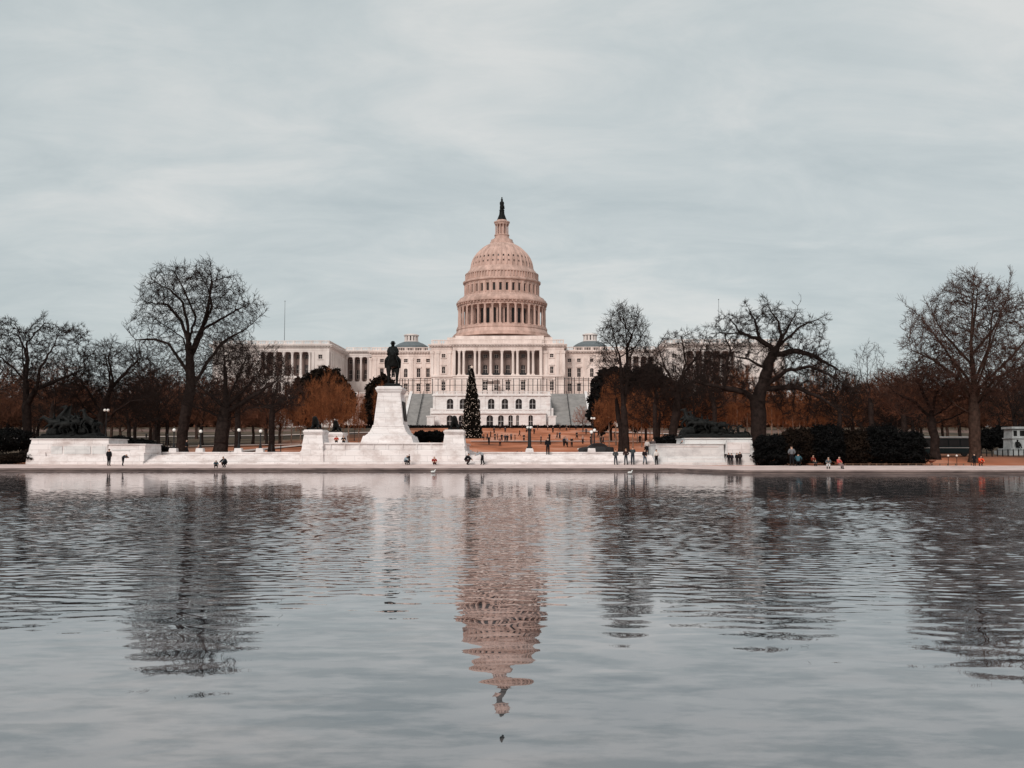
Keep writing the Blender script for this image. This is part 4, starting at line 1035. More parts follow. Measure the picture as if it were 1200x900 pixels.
def walls():
    # left wall and sculpture block
    D = 107.5
    def Xs(px, d=D): return wx(px, d)
    Zs = lambda py, d=D: wz(py, d)
    o = root('marble_wall', 'long white marble wall carrying the bronze cavalry group on the left', 'wall', (Xs(88), D, .3)); ox = Xs(88)
    m = MB(); B = lambda a,b,y0,y1,p,q,tx=0,ty=0: m.box(Xs(a)-ox, Xs(b)-ox, y0, y1, Zs(p)-.3, Zs(q)-.3, tx, ty)
    B(48, 170, -.5, 6, 546, 540, .03,.03); B(49.5, 127, -.25, 6, 540, 534.8, .1,.06); B(127.01, 169.9, -.15, 6, 540, 530.6, .1,.06)
    B(52, 126, 0, 6, 534.8, 520.5, .05,.05); B(126.01, 170, .05, 5, 530.6, 520.2, .05,.05); B(125.9,170.8,-.05,5.1,521.2,520)
    B(31, 56, -.2, 5.5, 546, 530, .2,.0); B(33, 60, .02, 5.5, 530, 520.6, .15,.0)
    B(34.5, 126.5, .2, 5.6, 520.4, 514.9, .08,.05); B(34, 127, .1, 5.7, 514.9, 513.9)
    m.build('wall_block', M['marble'], o)
    pn = MB()
    for a, b in ((60,73),(75,106),(108,124)):
        pn.box(Xs(a)-ox, Xs(b)-ox, -.05, -.004, Zs(532)-.3, Zs(523)-.3)
    pn.box(Xs(131)-ox, Xs(152)-ox, -.02, .045, Zs(528)-.3, Zs(527)-.3)
    pn.build('panel', M['marble_grey'], o)
    # right wall
    o = root('marble_wall', 'long white marble wall carrying the bronze artillery group on the right', 'wall', (Xs(828), D, .3)); ox = Xs(828); m = MB()
    B(766, 886, -.5, 6, 546, 541.5, .03,.03); B(767, 849, -.3, 6, 541.5, 536.8, .03,.05); B(768, 848.5, -.1, 6, 536.8, 520.8, .05,.05); B(767.4,849,-.18,6.1,520.8,520)
    B(849.01, 885.5, -.45, 6, 541.5, 532, .22,.08); B(849.01, 883.5, -.3, 6, 532, 516, .22,.1); 
    B(803, 881.5, .3, 5.8, 519.99, 514.4, .03,.05); B(802.5, 882, .2, 5.9, 514.4, 513.2)
    m.build('wall_block', M['marble_grey'], o)
    pn = MB()
    pn.box(Xs(771)-ox, Xs(842)-ox, -.14, -.104, Zs(523.5)-.3, Zs(522.5)-.3)
    pn.box(Xs(852)-ox, Xs(878)-ox, -.36, -.31, Zs(531)-.3, Zs(518.5)-.3)
    pn.build('panel', M['marble'], o)
    # low flights of steps with kerb wall
    for a, b, lab in ((170, 351, 'low white marble steps and kerb left of the horseman platform'), (548, 767, 'low white marble steps and kerb right of the horseman platform')):
        o = root('marble_steps', lab, 'steps', (Xs((a+b)/2), 107, .3)); ox = Xs((a+b)/2); m = MB(); x0, x1 = Xs(a)-ox, Xs(b)-ox
        for i in range(7): m.box(x0, x1, .1+i*.4, 7, (0 if i == 0 else .03+.142*i), .03+.142*(i+1))
        m.build('steps', M['marble'], o)
        k = MB(); k.box(x0, x1, 5.9, 6.7, 1.0, 1.22); k.box(x0-.02, x1+.02, 5.8, 6.8, 1.22, 1.33)
        k.build('kerb', M['marble'], o)
walls()

def lamp(px, top, D, label, two=False, base_z=1.63, h=None, pedw=.42, block=True, grp='globe lamps along the marble steps'):
    x = wx(px, D); r = root('street_lamp', label, 'street lamp', (x, D, base_z), 0, grp)
    zt = wz(top, D)-base_z
    if block:
        m = MB(); m.box(-pedw, pedw, -pedw, pedw, 0, .32, .03,.03); m.box(-pedw*.9, pedw*.9, -pedw*.9, pedw*.9, .32, .42); m.build('plinth', M['marble'], r); z0 = .42
    else: z0 = -.3
    p = MB(); p.lathe([(.2,z0),(.2,z0+.12),(.13,z0+.18),(.12,z0+.4),(.07,z0+.5),(.06,zt-.52),(.1,zt-.46),(.07,zt-.4),(.1,zt-.34)], 0, 0, 12)
    gx = [0] if not two else [-.2,.2]
    if two: p.tube((-.2,0,zt-.36),(.2,0,zt-.36),.03)
    p.build('post', M['black'], r)
    for g in gx:
        m = MB(); m.ball((g,0,zt-.19), .19, 14, 9); m.build('globe', M['globe'], r, smooth=True)
        f = MB(); f.lathe([(.06,zt-.01),(.02,zt+.06),(.004,zt+.1)], g, 0, 8); f.build('finial', M['black'], r)
    return r
lamp(203.5, 502, 113.3, 'globe lamp by the big tree trunk, leftmost of the four on the left steps')
lamp(234.7, 503.5, 113.3, 'globe lamp between the two big left trunks, second from the left')
lamp(279.6, 502, 113.3, 'globe lamp just right of the dark low tree, third from the left')
lamp(305, 503.2, 113.3, 'globe lamp closest to the left lion pedestals, rightmost of the four on the left steps')
lamp(693.2, 504.3, 113.3, 'single globe lamp, left one of the pair before the black car')
lamp(696.8, 502.3, 114.6, 'single globe lamp, right one of the pair before the black car', block=False)
lamp(123.5, 479, 130, 'twin globe lamp rising behind the bronze cavalry group', two=True, base_z=gz(130), block=False, grp='globe lamps behind the left wall')
lamp(695, 489, 160, 'tall twin globe lamp beyond the black car', two=True, base_z=gz(160), block=False, grp='lamps on the lawn')
# the thick dark lamp standard right of the decorated tree
def standard(px, D):
    x = wx(px, D); r = root('lamp_standard', 'thick dark lamp standard with white globes and marble plinth on the right steps', 'street lamp', (x, D, 1.63)); zt = wz(497,D)-1.63
    m = MB(); m.box(-.45,.45,-.45,.45,0,.3,.04,.04); m.box(-.36,.36,-.36,.36,.3,.4); m.build('plinth', M['marble'], r)
    p = MB(); p.lathe([(.3,.4),(.3,.55),(.2,.62),(.17,zt-.75),(.25,zt-.7),(.27,zt-.6),(.1,zt-.55),(.06,zt-.2),(.02,zt+.15)], 0, 0, 14)
    for i in range(4): p.tube((0,0,zt-.62),(.24*math.cos(i*math.pi/2+.5),.24*math.sin(i*math.pi/2+.5),zt-.5),.03)
    p.build('post', M['black'], r)
    for i in range(4):
        m = MB(); m.ball((.24*math.cos(i*math.pi/2+.5),.24*math.sin(i*math.pi/2+.5),zt-.37), .14, 12, 8); m.build('globe', M['globe'], r, smooth=True)
standard(620.5, 113.2)
# ------------------------------------------------------------ trees
def seg_mesh(name, A, B, ra, rb, n, m, da=None, db=None, smooth=True):
    """tapered tubes for many segments at once; da,db: directions used for the end rings"""
    A = np.asarray(A, float); B = np.asarray(B, float); d = B-A
    d /= np.maximum(np.linalg.norm(d, axis=1, keepdims=True), 1e-6)
    def ringpts(C_, D_, r_):
        ref = np.tile(np.array([[.31,.95,.05]]), (len(D_),1)); bad = np.abs((ref*D_).sum(1)) > .93; ref[bad] = [1,.1,0]
        u = np.cross(D_, ref); u /= np.linalg.norm(u, axis=1, keepdims=True); w = np.cross(D_, u)
        t = np.arange(n)*2*math.pi/n
        return C_[:,None]+r_[:,None,None]*(np.cos(t)[None,:,None]*u[:,None]+np.sin(t)[None,:,None]*w[:,None])
    R0 = ringpts(A, d if da is None else da, np.asarray(ra)); R1 = ringpts(B, d if db is None else db, np.asarray(rb))
    V = np.concatenate([R0, R1], axis=1).reshape(-1,3)
    k = np.arange(len(A))*2*n; Q = []
    for i in range(n):
        j = (i+1) % n; Q.append(np.stack([k+i, k+j, k+n+j, k+n+i], 1))
    return npmesh(name, V, np.concatenate(Q), m, smooth)

def grow(seed, env, trunk, natt=1500, step=.5, kill=.8, jit=.22, up=.05, infl=9.0, iters=130, keep=.55, limbs=()):
    """space colonisation inside ellipsoids env [(cx,cy,cz,rx,ry,rz)], trunk = polyline up to the first fork"""
    rs = np.random.RandomState(seed)
    vol = np.array([e[3]*e[4]*e[5] for e in env]); cnt = (natt*vol/vol.sum()).astype(int)
    att = []
    for e, c in zip(env, cnt):
        p = rs.normal(size=(c,3)); p /= np.linalg.norm(p, axis=1, keepdims=True); p *= (rs.uniform(size=(c,1))**(1/3)*.35+.65*rs.uniform(size=(c,1))**.4)
        att.append(p*np.array(e[3:6])+np.array(e[:3]))
    att = np.concatenate(att)
    nodes = []; par = []
    T = [np.array(t, float) for t in trunk]
    nodes.append(T[0]); par.append(-1)
    for a, b in zip(T, T[1:]):
        k = max(1, int(np.linalg.norm(b-a)/step))
        for i in range(1, k+1):
            nodes.append(a+(b-a)*i/k+rs.normal(size=3)*.03); par.append(len(nodes)-2)
    first = max(1, int(len(nodes)*keep))
    for lb in limbs:
        q = [np.array(t, float) for t in lb]
        ar = np.array(nodes); k0 = int(np.linalg.norm(ar-q[0], axis=1).argmin()); prev = k0; cur = ar[k0].copy()
        for b in q[1:]:
            a = cur.copy(); k = max(1, int(round(np.linalg.norm(b-a)/step)))
            for i in range(1, k+1):
                cur = a+(b-a)*i/k+(rs.normal(size=3)*jit*.32*step if i < k else 0)
                nodes.append(cur); par.append(prev); prev = len(nodes)-1
    N = np.array(nodes); nch = np.zeros(20000, int)
    dist = np.full(len(att), 1e9); near = np.zeros(len(att), int)
    def upd(lo):
        P = np.array(nodes[lo:]); D = np.linalg.norm(att[:,None]-P[None], axis=2); j = D.argmin(1); dm = D[np.arange(len(att)), j]
        b = dm < dist; dist[b] = dm[b]; near[b] = j[b]+lo
    upd(first)
    dirs = {}
    for it in range(iters):
        if len(att) == 0: break
        act = dist < (infl if it > 12 else 50)
        if not act.any(): act = dist < 50
        vec = att[act]-np.array(nodes)[near[act]]; vec /= np.linalg.norm(vec, axis=1, keepdims=True)
        idx = near[act]; S = np.zeros((len(nodes),3)); np.add.at(S, idx, vec)
        lo = len(nodes)
        for i in np.unique(idx):
            if nch[i] >= 3: continue
            v = S[i]; l = np.linalg.norm(v)
            if l < 1e-3: continue
            v = v/l
            if i > 0 and par[i] >= 0:
                pd = nodes[i]-nodes[par[i]]; pd = pd/max(1e-6, np.linalg.norm(pd))
                v = v+.35*pd if i > first else v
            v = v+rs.normal(size=3)*jit+np.array([0,0,up]); v /= np.linalg.norm(v)
            nodes.append(nodes[i]+v*step*rs.uniform(.8,1.15)); par.append(i); nch[i] += 1
        if len(nodes) == lo: break
        upd(lo)
        k = dist > kill
        att = att[k]; dist = dist[k]; near = near[k]
        if len(nodes) > 15000: break
    return np.array(nodes), np.array(par), rs

TREES = {}
def tree_mesh(key, seed, env, trunk, rtrunk, natt, bark, twig, tw=2.2, twl=(.5,1.2), jit=.22, up=.05, step=.5, kill=.8, tip=.017, keep=.55, droop=0, clump=0, twr=.017, limbs=()):
    N, P, rs = grow(seed, env, trunk, natt, step, kill, jit, up, keep=keep, limbs=limbs)
    n = len(N); e = 2.15
    acc = np.zeros(n); leaf = np.ones(n, bool); leaf[P[1:]] = False
    for i in range(n-1, 0, -1):
        if leaf[i]: acc[i] = 1
        acc[P[i]] += acc[i]
    r = tip*np.maximum(acc,1)**(1/e); sc0 = rtrunk/r[0]
    r = np.where(r > .06, .06+(r-.06)*(rtrunk-.06)/(max(r[0],.07)-.06), r)
    # root flare
    fl = N[:,2]-N[0,2]; on = np.zeros(n, bool); i = 0
    r = r*(1+np.where((fl < 1.2) & (r > rtrunk*.7), (1.2-fl)*.35, 0))
    D = np.zeros((n,3)); D[1:] = N[1:]-N[P[1:]]; D[0] = [0,0,1]; D /= np.maximum(np.linalg.norm(D, axis=1, keepdims=True), 1e-6)
    c = np.arange(1, n); p = P[1:]
    ra = np.where(r[c] > .55*r[p], r[p], r[c]*1.25)
    da = np.where((r[c] > .55*r[p])[:,None], D[p], D[c])
    big = ra > .05
    ms = []
    trunkm = seg_mesh('trunk', N[p][big], N[c][big], ra[big], r[c][big], 7, M[bark], da[big], D[c][big])
    # thin limbs and twigs form the crown
    A = [N[p][~big]]; B = [N[c][~big]]; RA = [ra[~big]]; RB = [r[c][~big]]
    thin = np.where(r < .075)[0]; thin = thin[thin > 0]
    k = np.repeat(thin, int(math.ceil(tw))); k = k[rs.uniform(size=len(k)) < tw/math.ceil(tw)]
    if clump:
        cl = (np.sin(N[k][:,0]*1.3+seed)+np.sin(N[k][:,1]*1.1)+np.sin(N[k][:,2]*1.7)); k = k[(cl > -clump) | (rs.uniform(size=len(k)) < .4)]
    base = N[k]; dirn = D[k]*.9+rs.normal(size=(len(k),3))*.62+np.array([0,0,.15-droop]); dirn /= np.linalg.norm(dirn, axis=1, keepdims=True)
    L = rs.uniform(twl[0], twl[1], size=(len(k),1))
    m1 = base+dirn*L*.5+rs.normal(size=base.shape)*.04; d2 = dirn+rs.normal(size=base.shape)*.3+np.array([0,0,.12-droop]); d2 /= np.linalg.norm(d2, axis=1, keepdims=True); m2 = m1+d2*L*.55
    A += [base, m1]; B += [m1, m2]; q = np.full(len(k), twr); RA += [q, q*.85]; RB += [q*.85, q*.5]
    for s_ in range(2):
        d3 = d2+rs.normal(size=base.shape)*.6; d3 /= np.linalg.norm(d3, axis=1, keepdims=True)
        A.append(m1 if s_ else base+dirn*L*.25); B.append(A[-1]+d3*L*rs.uniform(.3,.55,size=(len(k),1))); RA.append(q*.8); RB.append(q*.45)
    crown = seg_mesh('crown', np.concatenate(A), np.concatenate(B), np.concatenate(RA), np.concatenate(RB), 3, M[twig], smooth=False)
    TREES[key] = (trunkm, crown)
    return TREES[key]
def place_tree(key, x, y, label, s=1, rz=0, group=None, cat='tree', name='bare_tree', z=None, sx=1, sz=1):
    r = root(name, label, cat, (x, y, (gz(y) if z is None else z)-.1), rz, group); r.scale = (s*sx, s*sx, s*sz)
    link('trunk', TREES[key][0], r); link('crown', TREES[key][1], r)
    return r

LIMBS = {
 11: [[(218,440),(218,423),(207,394),(191,383),(173,372),(155,360)],[(217,445),(214,428),(198,403),(182,398),(162,399),(150,385)],[(222,424),(221,383),(217,357),(204,343),(180,330)],
      [(223,420),(231,379),(238,354),(229,330),(217,312)],[(230,388),(244,363),(251,334),(253,310)],[(231,392),(258,372),(278,361),(292,355)],[(221,462),(228,445),(240,423),(260,397),(282,385),(306,363)],
      [(238,354),(244,328),(272,320)],[(226,450),(244,430),(268,425)],[(219,400),(208,375),(190,355),(166,352)],[(222,400),(226,370),(212,340),(200,318)]],
 12: [[(262,480),(260,440),(255,410),(250,388)],[(262,478),(285,450),(300,425),(314,402)],[(262,492),(295,478),(325,478),(346,466)],[(260,480),(240,455),(230,430)],[(263,472),(275,430),(282,395)],[(262,482),(300,462),(336,440)],[(258,490),(236,478),(214,472)]],
 13: [[(29,450),(30,420),(34,397),(50,384),(62,376)],[(28,452),(18,432),(6,420),(-8,412)],[(29,445),(27,420),(14,395),(6,375)],[(31,475),(46,452),(52,432),(68,414),(80,396),(98,390)],[(30,420),(22,400),(22,380),(34,366)],[(46,452),(70,440),(88,430)],[(34,397),(44,378),(42,366)]],
 14: [[(118,485),(104,458),(90,440)],[(120,475),(124,448),(112,415),(108,400)],[(122,472),(132,445),(128,418),(134,396)],[(121,500),(138,482),(162,470),(190,468)],[(126,455),(148,432),(164,418)],[(118,488),(96,478),(82,462)]],
 15: [[(-22,470),(-12,440),(-2,410),(8,390)],[(-22,470),(-34,440),(-40,410)],[(-20,465),(4,448),(20,440)]],
 16: [[(731,480),(729,440),(727,418),(721,396),(717,378)],[(732,478),(737,440),(737,402),(735,372),(731,354)],[(737,404),(745,384),(751,364)],[(728,432),(722,407),(708,393),(703,388)],[(729,445),(714,410),(702,410),(694,424)],[(737,414),(750,402),(762,410)],[(736,396),(728,376),(722,360)],[(737,425),(748,400),(758,384)]],
 18: [[(896,468),(898,442),(904,422),(912,410),(894,396),(872,388),(844,388)],[(912,410),(918,396),(916,376),(906,360),(902,348)],[(914,406),(940,382),(960,374),(974,368)],[(910,413),(940,410),(960,416),(990,432)],
      [(890,470),(878,462),(864,456),(832,450),(805,444)],[(852,453),(850,432),(858,410),(852,396)],[(898,454),(920,434),(944,430),(964,440),(988,456)],[(898,458),(932,454),(960,470),(990,496)],[(894,396),(888,374),(878,354)],[(918,396),(930,372),(936,352)],[(872,388),(860,374),(850,366)],[(902,430),(880,420),(860,416)]],
 19: [[(795,470),(795,455),(805,425),(800,395),(818,385)],[(795,457),(780,430),(772,405),(783,390)],[(797,462),(822,440),(836,420)],[(797,468),(815,460),(842,455)],[(795,458),(770,442),(754,432)],[(800,440),(822,412),(830,390)],[(780,430),(762,418),(758,404)]],
 20: [[(1142,480),(1140,465),(1133,434),(1120,403),(1098,365),(1080,346)],[(1140,468),(1131,443),(1107,421),(1078,394),(1051,370)],[(1142,465),(1142,443),(1135,410),(1133,365),(1131,324)],[(1142,445),(1142,400),(1150,360),(1153,340)],[(1144,462),(1147,440),(1153,399),(1160,354),(1158,328)],
      [(1147,448),(1169,403),(1178,365),(1191,332)],[(1145,458),(1178,417),(1200,377),(1225,350)],[(1144,470),(1164,443),(1200,425),(1228,410)],[(1139,485),(1124,474),(1112,458)],[(1144,480),(1156,466),(1191,440),(1220,436)],[(1140,470),(1120,440),(1093,421),(1062,408)],[(1136,425),(1118,385),(1108,345)],[(1150,415),(1180,380),(1204,345)]],
 21: [[(1092,492),(1075,470),(1052,458)],[(1091,486),(1095,460),(1110,445)],[(1093,490),(1115,478),(1132,466)],[(1091,484),(1080,452),(1070,440)],[(1094,498),(1070,488),(1048,480)],[(1094,496),(1120,488),(1142,478)]],
}
def big_tree(px, D, label, crowns, fork, rt, seed, lean=0, natt=1500, depth=.8, **k):
    """crowns: ellipses in the photo (cx,cy,rx,ry) turned into world-size ellipsoids round the trunk"""
    x = wx(px, D); z0 = gz(D); s = D/F
    env = []
    for j, e in enumerate(crowns):
        cx, cy, rx, ry = e[:4]; oy = e[4] if len(e) > 4 else 0
        env.append(((cx-px)*s, oy, wz(cy,D)-z0, rx*s, max(rx*s*depth, 1.5), ry*s))
    fp = [(0,0,0)]+[((fx-px)*s, 0, wz(fy,D)-z0) for fx, fy in fork]
    key = 'big%d' % seed
    rl = random.Random(seed*7); lw = []
    for lb in LIMBS.get(seed, ()):
        ty = rl.uniform(-.55,.55); q = []
        for i, (lx, ly) in enumerate(lb):
            p = ((lx-px)*s, 0, wz(ly,D)-z0)
            ln = 0 if i == 0 else ln+math.hypot(p[0]-q[-1][0], p[2]-q[-1][2])
            q.append((p[0], ty*ln, p[2]))
        lw.append(q)
    k['limbs'] = lw
    tree_mesh(key, seed, env, fp, rt, natt, k.pop('bark','bark'), k.pop('twig','twig'), **k)
    return place_tree(key, x, D, label)
# hero trees; twigs need a real thickness of 2-4 cm
big_tree(212, 124, 'tallest bare elm on the left, trunk just left of the low dark tree',
         [(218,345,62,42),(178,372,30,34),(270,365,36,36),(190,420,40,34),(252,400,42,34),(165,440,18,16)], [(214,500),(219,468),(222,448)], .66, 11, natt=3200, jit=.2, up=.10, keep=.8, tw=3.8, twl=(.45,1.1), step=.5, kill=.62, tip=.018)
big_tree(257, 118, 'broad low dark tree with far reaching level branches left of the horseman platform',
         [(268,420,34,32),(300,430,38,28),(232,445,30,26),(318,466,38,16),(255,465,50,22)], [(260,505),(262,484),(264,470)], .82, 12, natt=2600, jit=.26, up=.02, keep=.8, droop=.05, kill=.62, tw=3.8)
big_tree(31, 128, 'bare tree with clumpy upswept crown above the cavalry group, leftmost but one',
         [(30,420,32,40),(70,400,38,24),(0,400,28,34),(62,440,44,32),(100,420,14,14)], [(31,500),(29,470),(28,450)], .55, 13, natt=2400, jit=.3, keep=.8, clump=.9, tw=6, kill=.62, twl=(.35,.8))
big_tree(121, 132, 'crooked bare tree behind the right half of the cavalry group',
         [(128,432,42,36),(95,455,30,28),(165,445,30,34),(150,470,36,20)], [(120,505),(117,485),(124,470)], .5, 14, natt=2600, jit=.3, keep=.8, kill=.6, tw=4)
big_tree(-22, 122, 'bare tree cut by the left edge of the photo',
         [(-15,410,30,44),(-40,440,30,34),(8,455,26,26)], [(-22,500),(-20,470)], .6, 15, natt=700, jit=.28, clump=.9, tw=4)
big_tree(734, 128, 'slim tall bare tree right of the dome with two upright stems',
         [(733,385,25,31),(744,400,19,25),(716,392,14,20),(712,425,13,18),(730,445,24,22),(755,440,20,16)], [(733,500),(730,465),(732,430)], .42, 16, natt=2200, jit=.15, up=.16, keep=.8, step=.45, kill=.5, tw=3.4, tip=.016, twr=.018)
big_tree(727, 133, 'leaning bare stem just behind the slim tall tree',
         [(722,430,22,24),(706,452,16,24),(744,462,26,20)], [(728,505),(724,480),(722,462)], .33, 17, natt=600, jit=.22, tip=.012, twr=.012)
big_tree(889, 119, 'massive old oak with wide spreading crown behind the artillery group',
         [(900,385,50,36),(862,395,36,32),(945,395,34,32),(850,430,40,28),(935,430,56,36),(970,450,34,36),(820,450,26,22),(905,460,50,22),(985,462,26,30),(950,478,40,16)], [(890,490),(889,470),(894,455)], .92, 18, natt=3600, jit=.34, up=.0, keep=.9, clump=1.2, tw=6, twl=(.35,.85), step=.48, kill=.62, tip=.023)
big_tree(787, 131, 'dark gnarled tree between the slim tall tree and the artillery group',
         [(800,410,32,28),(775,435,26,32),(822,420,32,34),(800,455,46,28),(838,455,24,26)], [(789,505),(794,480),(796,460)], .55, 19, natt=2800, jit=.32, keep=.85, clump=1.1, kill=.62, tw=4.2, twl=(.35,.9))
big_tree(1143, 112, 'tall vase shaped bare elm on the right with the thick trunk by the orange coat',
         [(1140,372,52,50),(1100,395,44,38),(1185,385,44,54),(1150,430,84,40),(1085,425,32,30),(1140,340,40,22)], [(1143,505),(1143,480),(1142,466)], .62, 20, natt=4200, jit=.10, up=.26, keep=.9, step=.5, kill=.58, tw=4.0, twl=(.5,1.2), twig='twig_warm', bark='bark_warm', tip=.018, twr=.018)
big_tree(1096, 116, 'low spreading dark tree left of the tall right elm, before the dark coach',
         [(1090,462,44,22),(1060,458,34,22),(1128,470,36,18),(1085,442,36,18)], [(1096,512),(1093,495),(1090,480)], .5, 21, natt=2200, jit=.28, up=0, keep=.85, kill=.6, droop=.06, tw=3.4, twig='twig_warm')
big_tree(1022, 150, 'distant bare tree in the gap between the old oak and the tall right elm',
         [(1022,430,22,36),(1008,450,24,26),(1042,448,20,26)], [(1022,500),(1022,475)], .4, 22, natt=1000, jit=.25)
big_tree(318, 150, 'dark bare tree veiling the left wing colonnade, right of the broad low tree',
         [(318,445,34,34),(300,455,28,30),(340,462,22,22)], [(318,500),(318,480)], .45, 24, natt=1800, jit=.28, tw=3.4, kill=.75, twr=.02, twig='twig_warm')
big_tree(278, 155, 'dark bare tree in the gap between the tallest elm and the left wing',
         [(282,440,30,30),(262,455,24,24),(298,430,20,24)], [(278,500),(278,480)], .42, 25, natt=1500, jit=.28, tw=3.0, kill=.75, twr=.02, twig='twig_warm')
big_tree(838, 152, 'bare tree veiling the right wing colonnade left of the old oak',
         [(836,438,32,34),(815,425,24,30),(858,452,26,26)], [(838,500),(838,482)], .35, 26, natt=1000, jit=.28, tw=3.4, kill=.75, twr=.02, twig='twig_warm')
big_tree(768, 160, 'thin bare tree before the right corridor, between slim tall tree and gnarled tree',
         [(766,432,20,36),(778,445,18,26)], [(768,500),(768,478)], .35, 27, natt=1000, jit=.25, tw=3, kill=.7, twr=.018)
big_tree(60, 150, 'dark bare tree behind the flag of the cavalry group',
         [(60,448,34,34),(85,452,26,26)], [(60,500),(60,480)], .42, 28, natt=1500, jit=.28, tw=3.0, kill=.78, twr=.02, twig='twig_brown')
big_tree(1060, 150, 'dense brown bare tree between the hedge and the tall right elm',
         [(1060,462,34,30),(1040,455,24,26),(1082,456,26,28)], [(1060,505),(1060,485)], .42, 29, natt=1800, jit=.24, tw=3.6, kill=.75, twr=.022, twig='twig_brown')
big_tree(985, 160, 'small dark bare tree right behind the old oak crown',
         [(985,455,34,30),(965,470,26,22)], [(985,505),(985,485)], .4, 23, natt=1000, jit=.28)

# middle distance: prototype trees reused
def proto(key, seed, h, w, natt, rt, bark, twig, **k):
    env = [(0,0,h*.66,w,w,h*.34),(w*.3,0,h*.48,w*.8,w*.8,h*.24),(-w*.35,.3,h*.5,w*.7,w*.7,h*.25)]
    tree_mesh(key, seed, env, [(0,0,0),(.1,0,h*.16),(0,0,h*.30)], rt, natt, bark, twig, **k)
proto('rustA', 31, 9, 2.6, 700, .14, 'bark_pale', 'twig_rust', up=.3, jit=.12, step=.4, kill=.6, tw=3, twl=(.5,1.1), tip=.013, twr=.022)
proto('rustB', 32, 8, 2.2, 600, .12, 'bark_pale', 'twig_rust', up=.35, jit=.14, step=.4, kill=.6, tw=3, twl=(.5,1.1), tip=.013, twr=.022)
proto('brownA', 33, 12, 5, 900, .3, 'bark', 'twig_brown', up=.08, jit=.25, step=.55, kill=.9, tw=3, twl=(.6,1.5), twr=.032)
proto('brownB', 34, 11, 4.6, 800, .26, 'bark_warm', 'twig_brown', up=.12, jit=.2, step=.55, kill=.9, tw=3, twl=(.6,1.5), twr=.032)
proto('darkA', 35, 14, 6, 1000, .36, 'bark', 'twig', up=.08, jit=.28, step=.6, kill=.95, tw=2.6, twl=(.6,1.4), twr=.03)
proto('pink', 36, 6.5, 2.6, 700, .14, 'bark_warm', 'twig_pink', up=.1, jit=.2, step=.35, kill=.5, tw=3, twl=(.3,.7), twr=.022)
rt_ = random.Random(21)
def scatter(items, label, group, cat='tree'):
    for key, px, D, s in items:
        tall = key.startswith('rust')
        place_tree(key, wx(px, D), D, label, s*rt_.uniform(.9,1.1), rt_.uniform(0,6.28), group, cat, sx=.78 if tall else 1, sz=rt_.uniform(1.15,1.45) if tall else rt_.uniform(.9,1.12))
GL = 'slender rust brown bare tree with pale trunk in the thicket left of the horseman'
scatter([('rustA' if i % 2 else 'rustB', px, D, s) for i, (px, D, s) in enumerate([(352,190,.9),(366,182,1.0),(378,188,1.12),(390,180,1.05),(402,192,1.1),(372,205,1.2),(386,215,1.25),(408,210,1.0),(420,186,.85),(341,200,1.0),(330,210,1.0),(447,220,1.1),(452,212,1.0)])], GL, 'rust brown trees left of the horseman')
scatter([('rustB' if i % 2 else 'rustA', px, D, s) for i, (px, D, s) in enumerate([(703,190,.85),(714,182,1.0),(722,196,1.1),(742,186,1.0),(752,180,.9),(762,192,1.05),(776,188,.95),(768,206,1.15),(790,196,1.05),(747,206,1.1),(806,204,1.0),(730,210,1.2)])],
        'slender rust brown bare tree with pale trunk in the thicket right of the dome', 'rust brown trees right of the dome')
scatter([('rustA' if i % 2 else 'rustB', px, D, s) for i, (px, D, s) in enumerate([(826,170,.95),(840,168,1.0),(852,176,1.1),(864,170,1.05),(876,178,1.1),(905,168,1.0),(918,174,1.1),(930,168,1.05),(943,176,1.1),(956,170,.95),(968,176,1.0),(835,190,1.2),(860,195,1.25),(912,195,1.25),(938,192,1.2),(962,196,1.2),(982,180,1.0),(1002,184,1.0),(890,190,1.2),(820,185,1.1)])],
        'orange brown bare tree glowing behind the old oak and dark hedge', 'orange brown trees behind the old oak')
scatter([('brownA' if i % 2 else 'brownB', px, D, s) for i, (px, D, s) in enumerate([(1020,190,1.0),(1045,185,.95),(1062,195,1.1),(1080,188,1.0),(1105,195,1.0),(1125,186,1.0),(1150,192,1.05),(1172,188,1.0),(1195,196,1.1),(1218,190,1.1),(1240,186,1.1),(1010,215,1.25),(1040,220,1.3),(1075,220,1.3),(1110,222,1.25),(1140,220,1.2),(1165,220,1.3),(1200,225,1.35),(1230,225,1.4),(985,225,1.3)])],
        'brown bare tree in the far grove right of the old oak', 'brown trees in the far right grove')
scatter([('brownB' if i % 2 else 'brownA', px, D, s) for i, (px, D, s) in enumerate([(-40,180,1.1),(-15,190,1.1),(8,185,1.0),(22,200,1.15),(44,188,.95),(60,195,1.0),(78,186,.95),(95,196,1.05),(112,200,1.0),(140,192,1.0),(158,186,1.0),(176,198,1.1),(196,190,1.0),(215,204,1.1),(236,192,1.0),(256,200,1.0),(276,194,.95),(296,206,1.05),(312,196,.9),(328,210,1.0),(0,225,1.4),(40,230,1.3),(85,235,1.25),(130,230,1.3),(180,235,1.35),(230,240,1.3),(280,240,1.2),(310,236,1.1),(-40,230,1.4)])],
        'brown bare tree in the far grove left of the horseman', 'brown trees in the far left grove')
scatter([('darkA', px, D, s) for px, D, s in [(-60,160,1.0),(62,170,.85),(90,176,.95),(150,166,.95),(185,172,1.0)]],
        'dark bare tree in the middle of the left grove', 'dark trees in the left grove')
scatter([('darkA', px, D, s) for px, D, s in [(772,172,.95),(815,165,.95),(1000,165,.95),(1050,160,.75),(1190,165,.9),(1230,150,1.0),(842,200,1.1),(1070,175,.9)]],
        'dark bare tree in the middle of the right grove', 'dark trees in the right grove')
place_tree('pink', wx(683,300), 300, 'pale pinkish budding tree at the foot of the right stairs', 1.15)

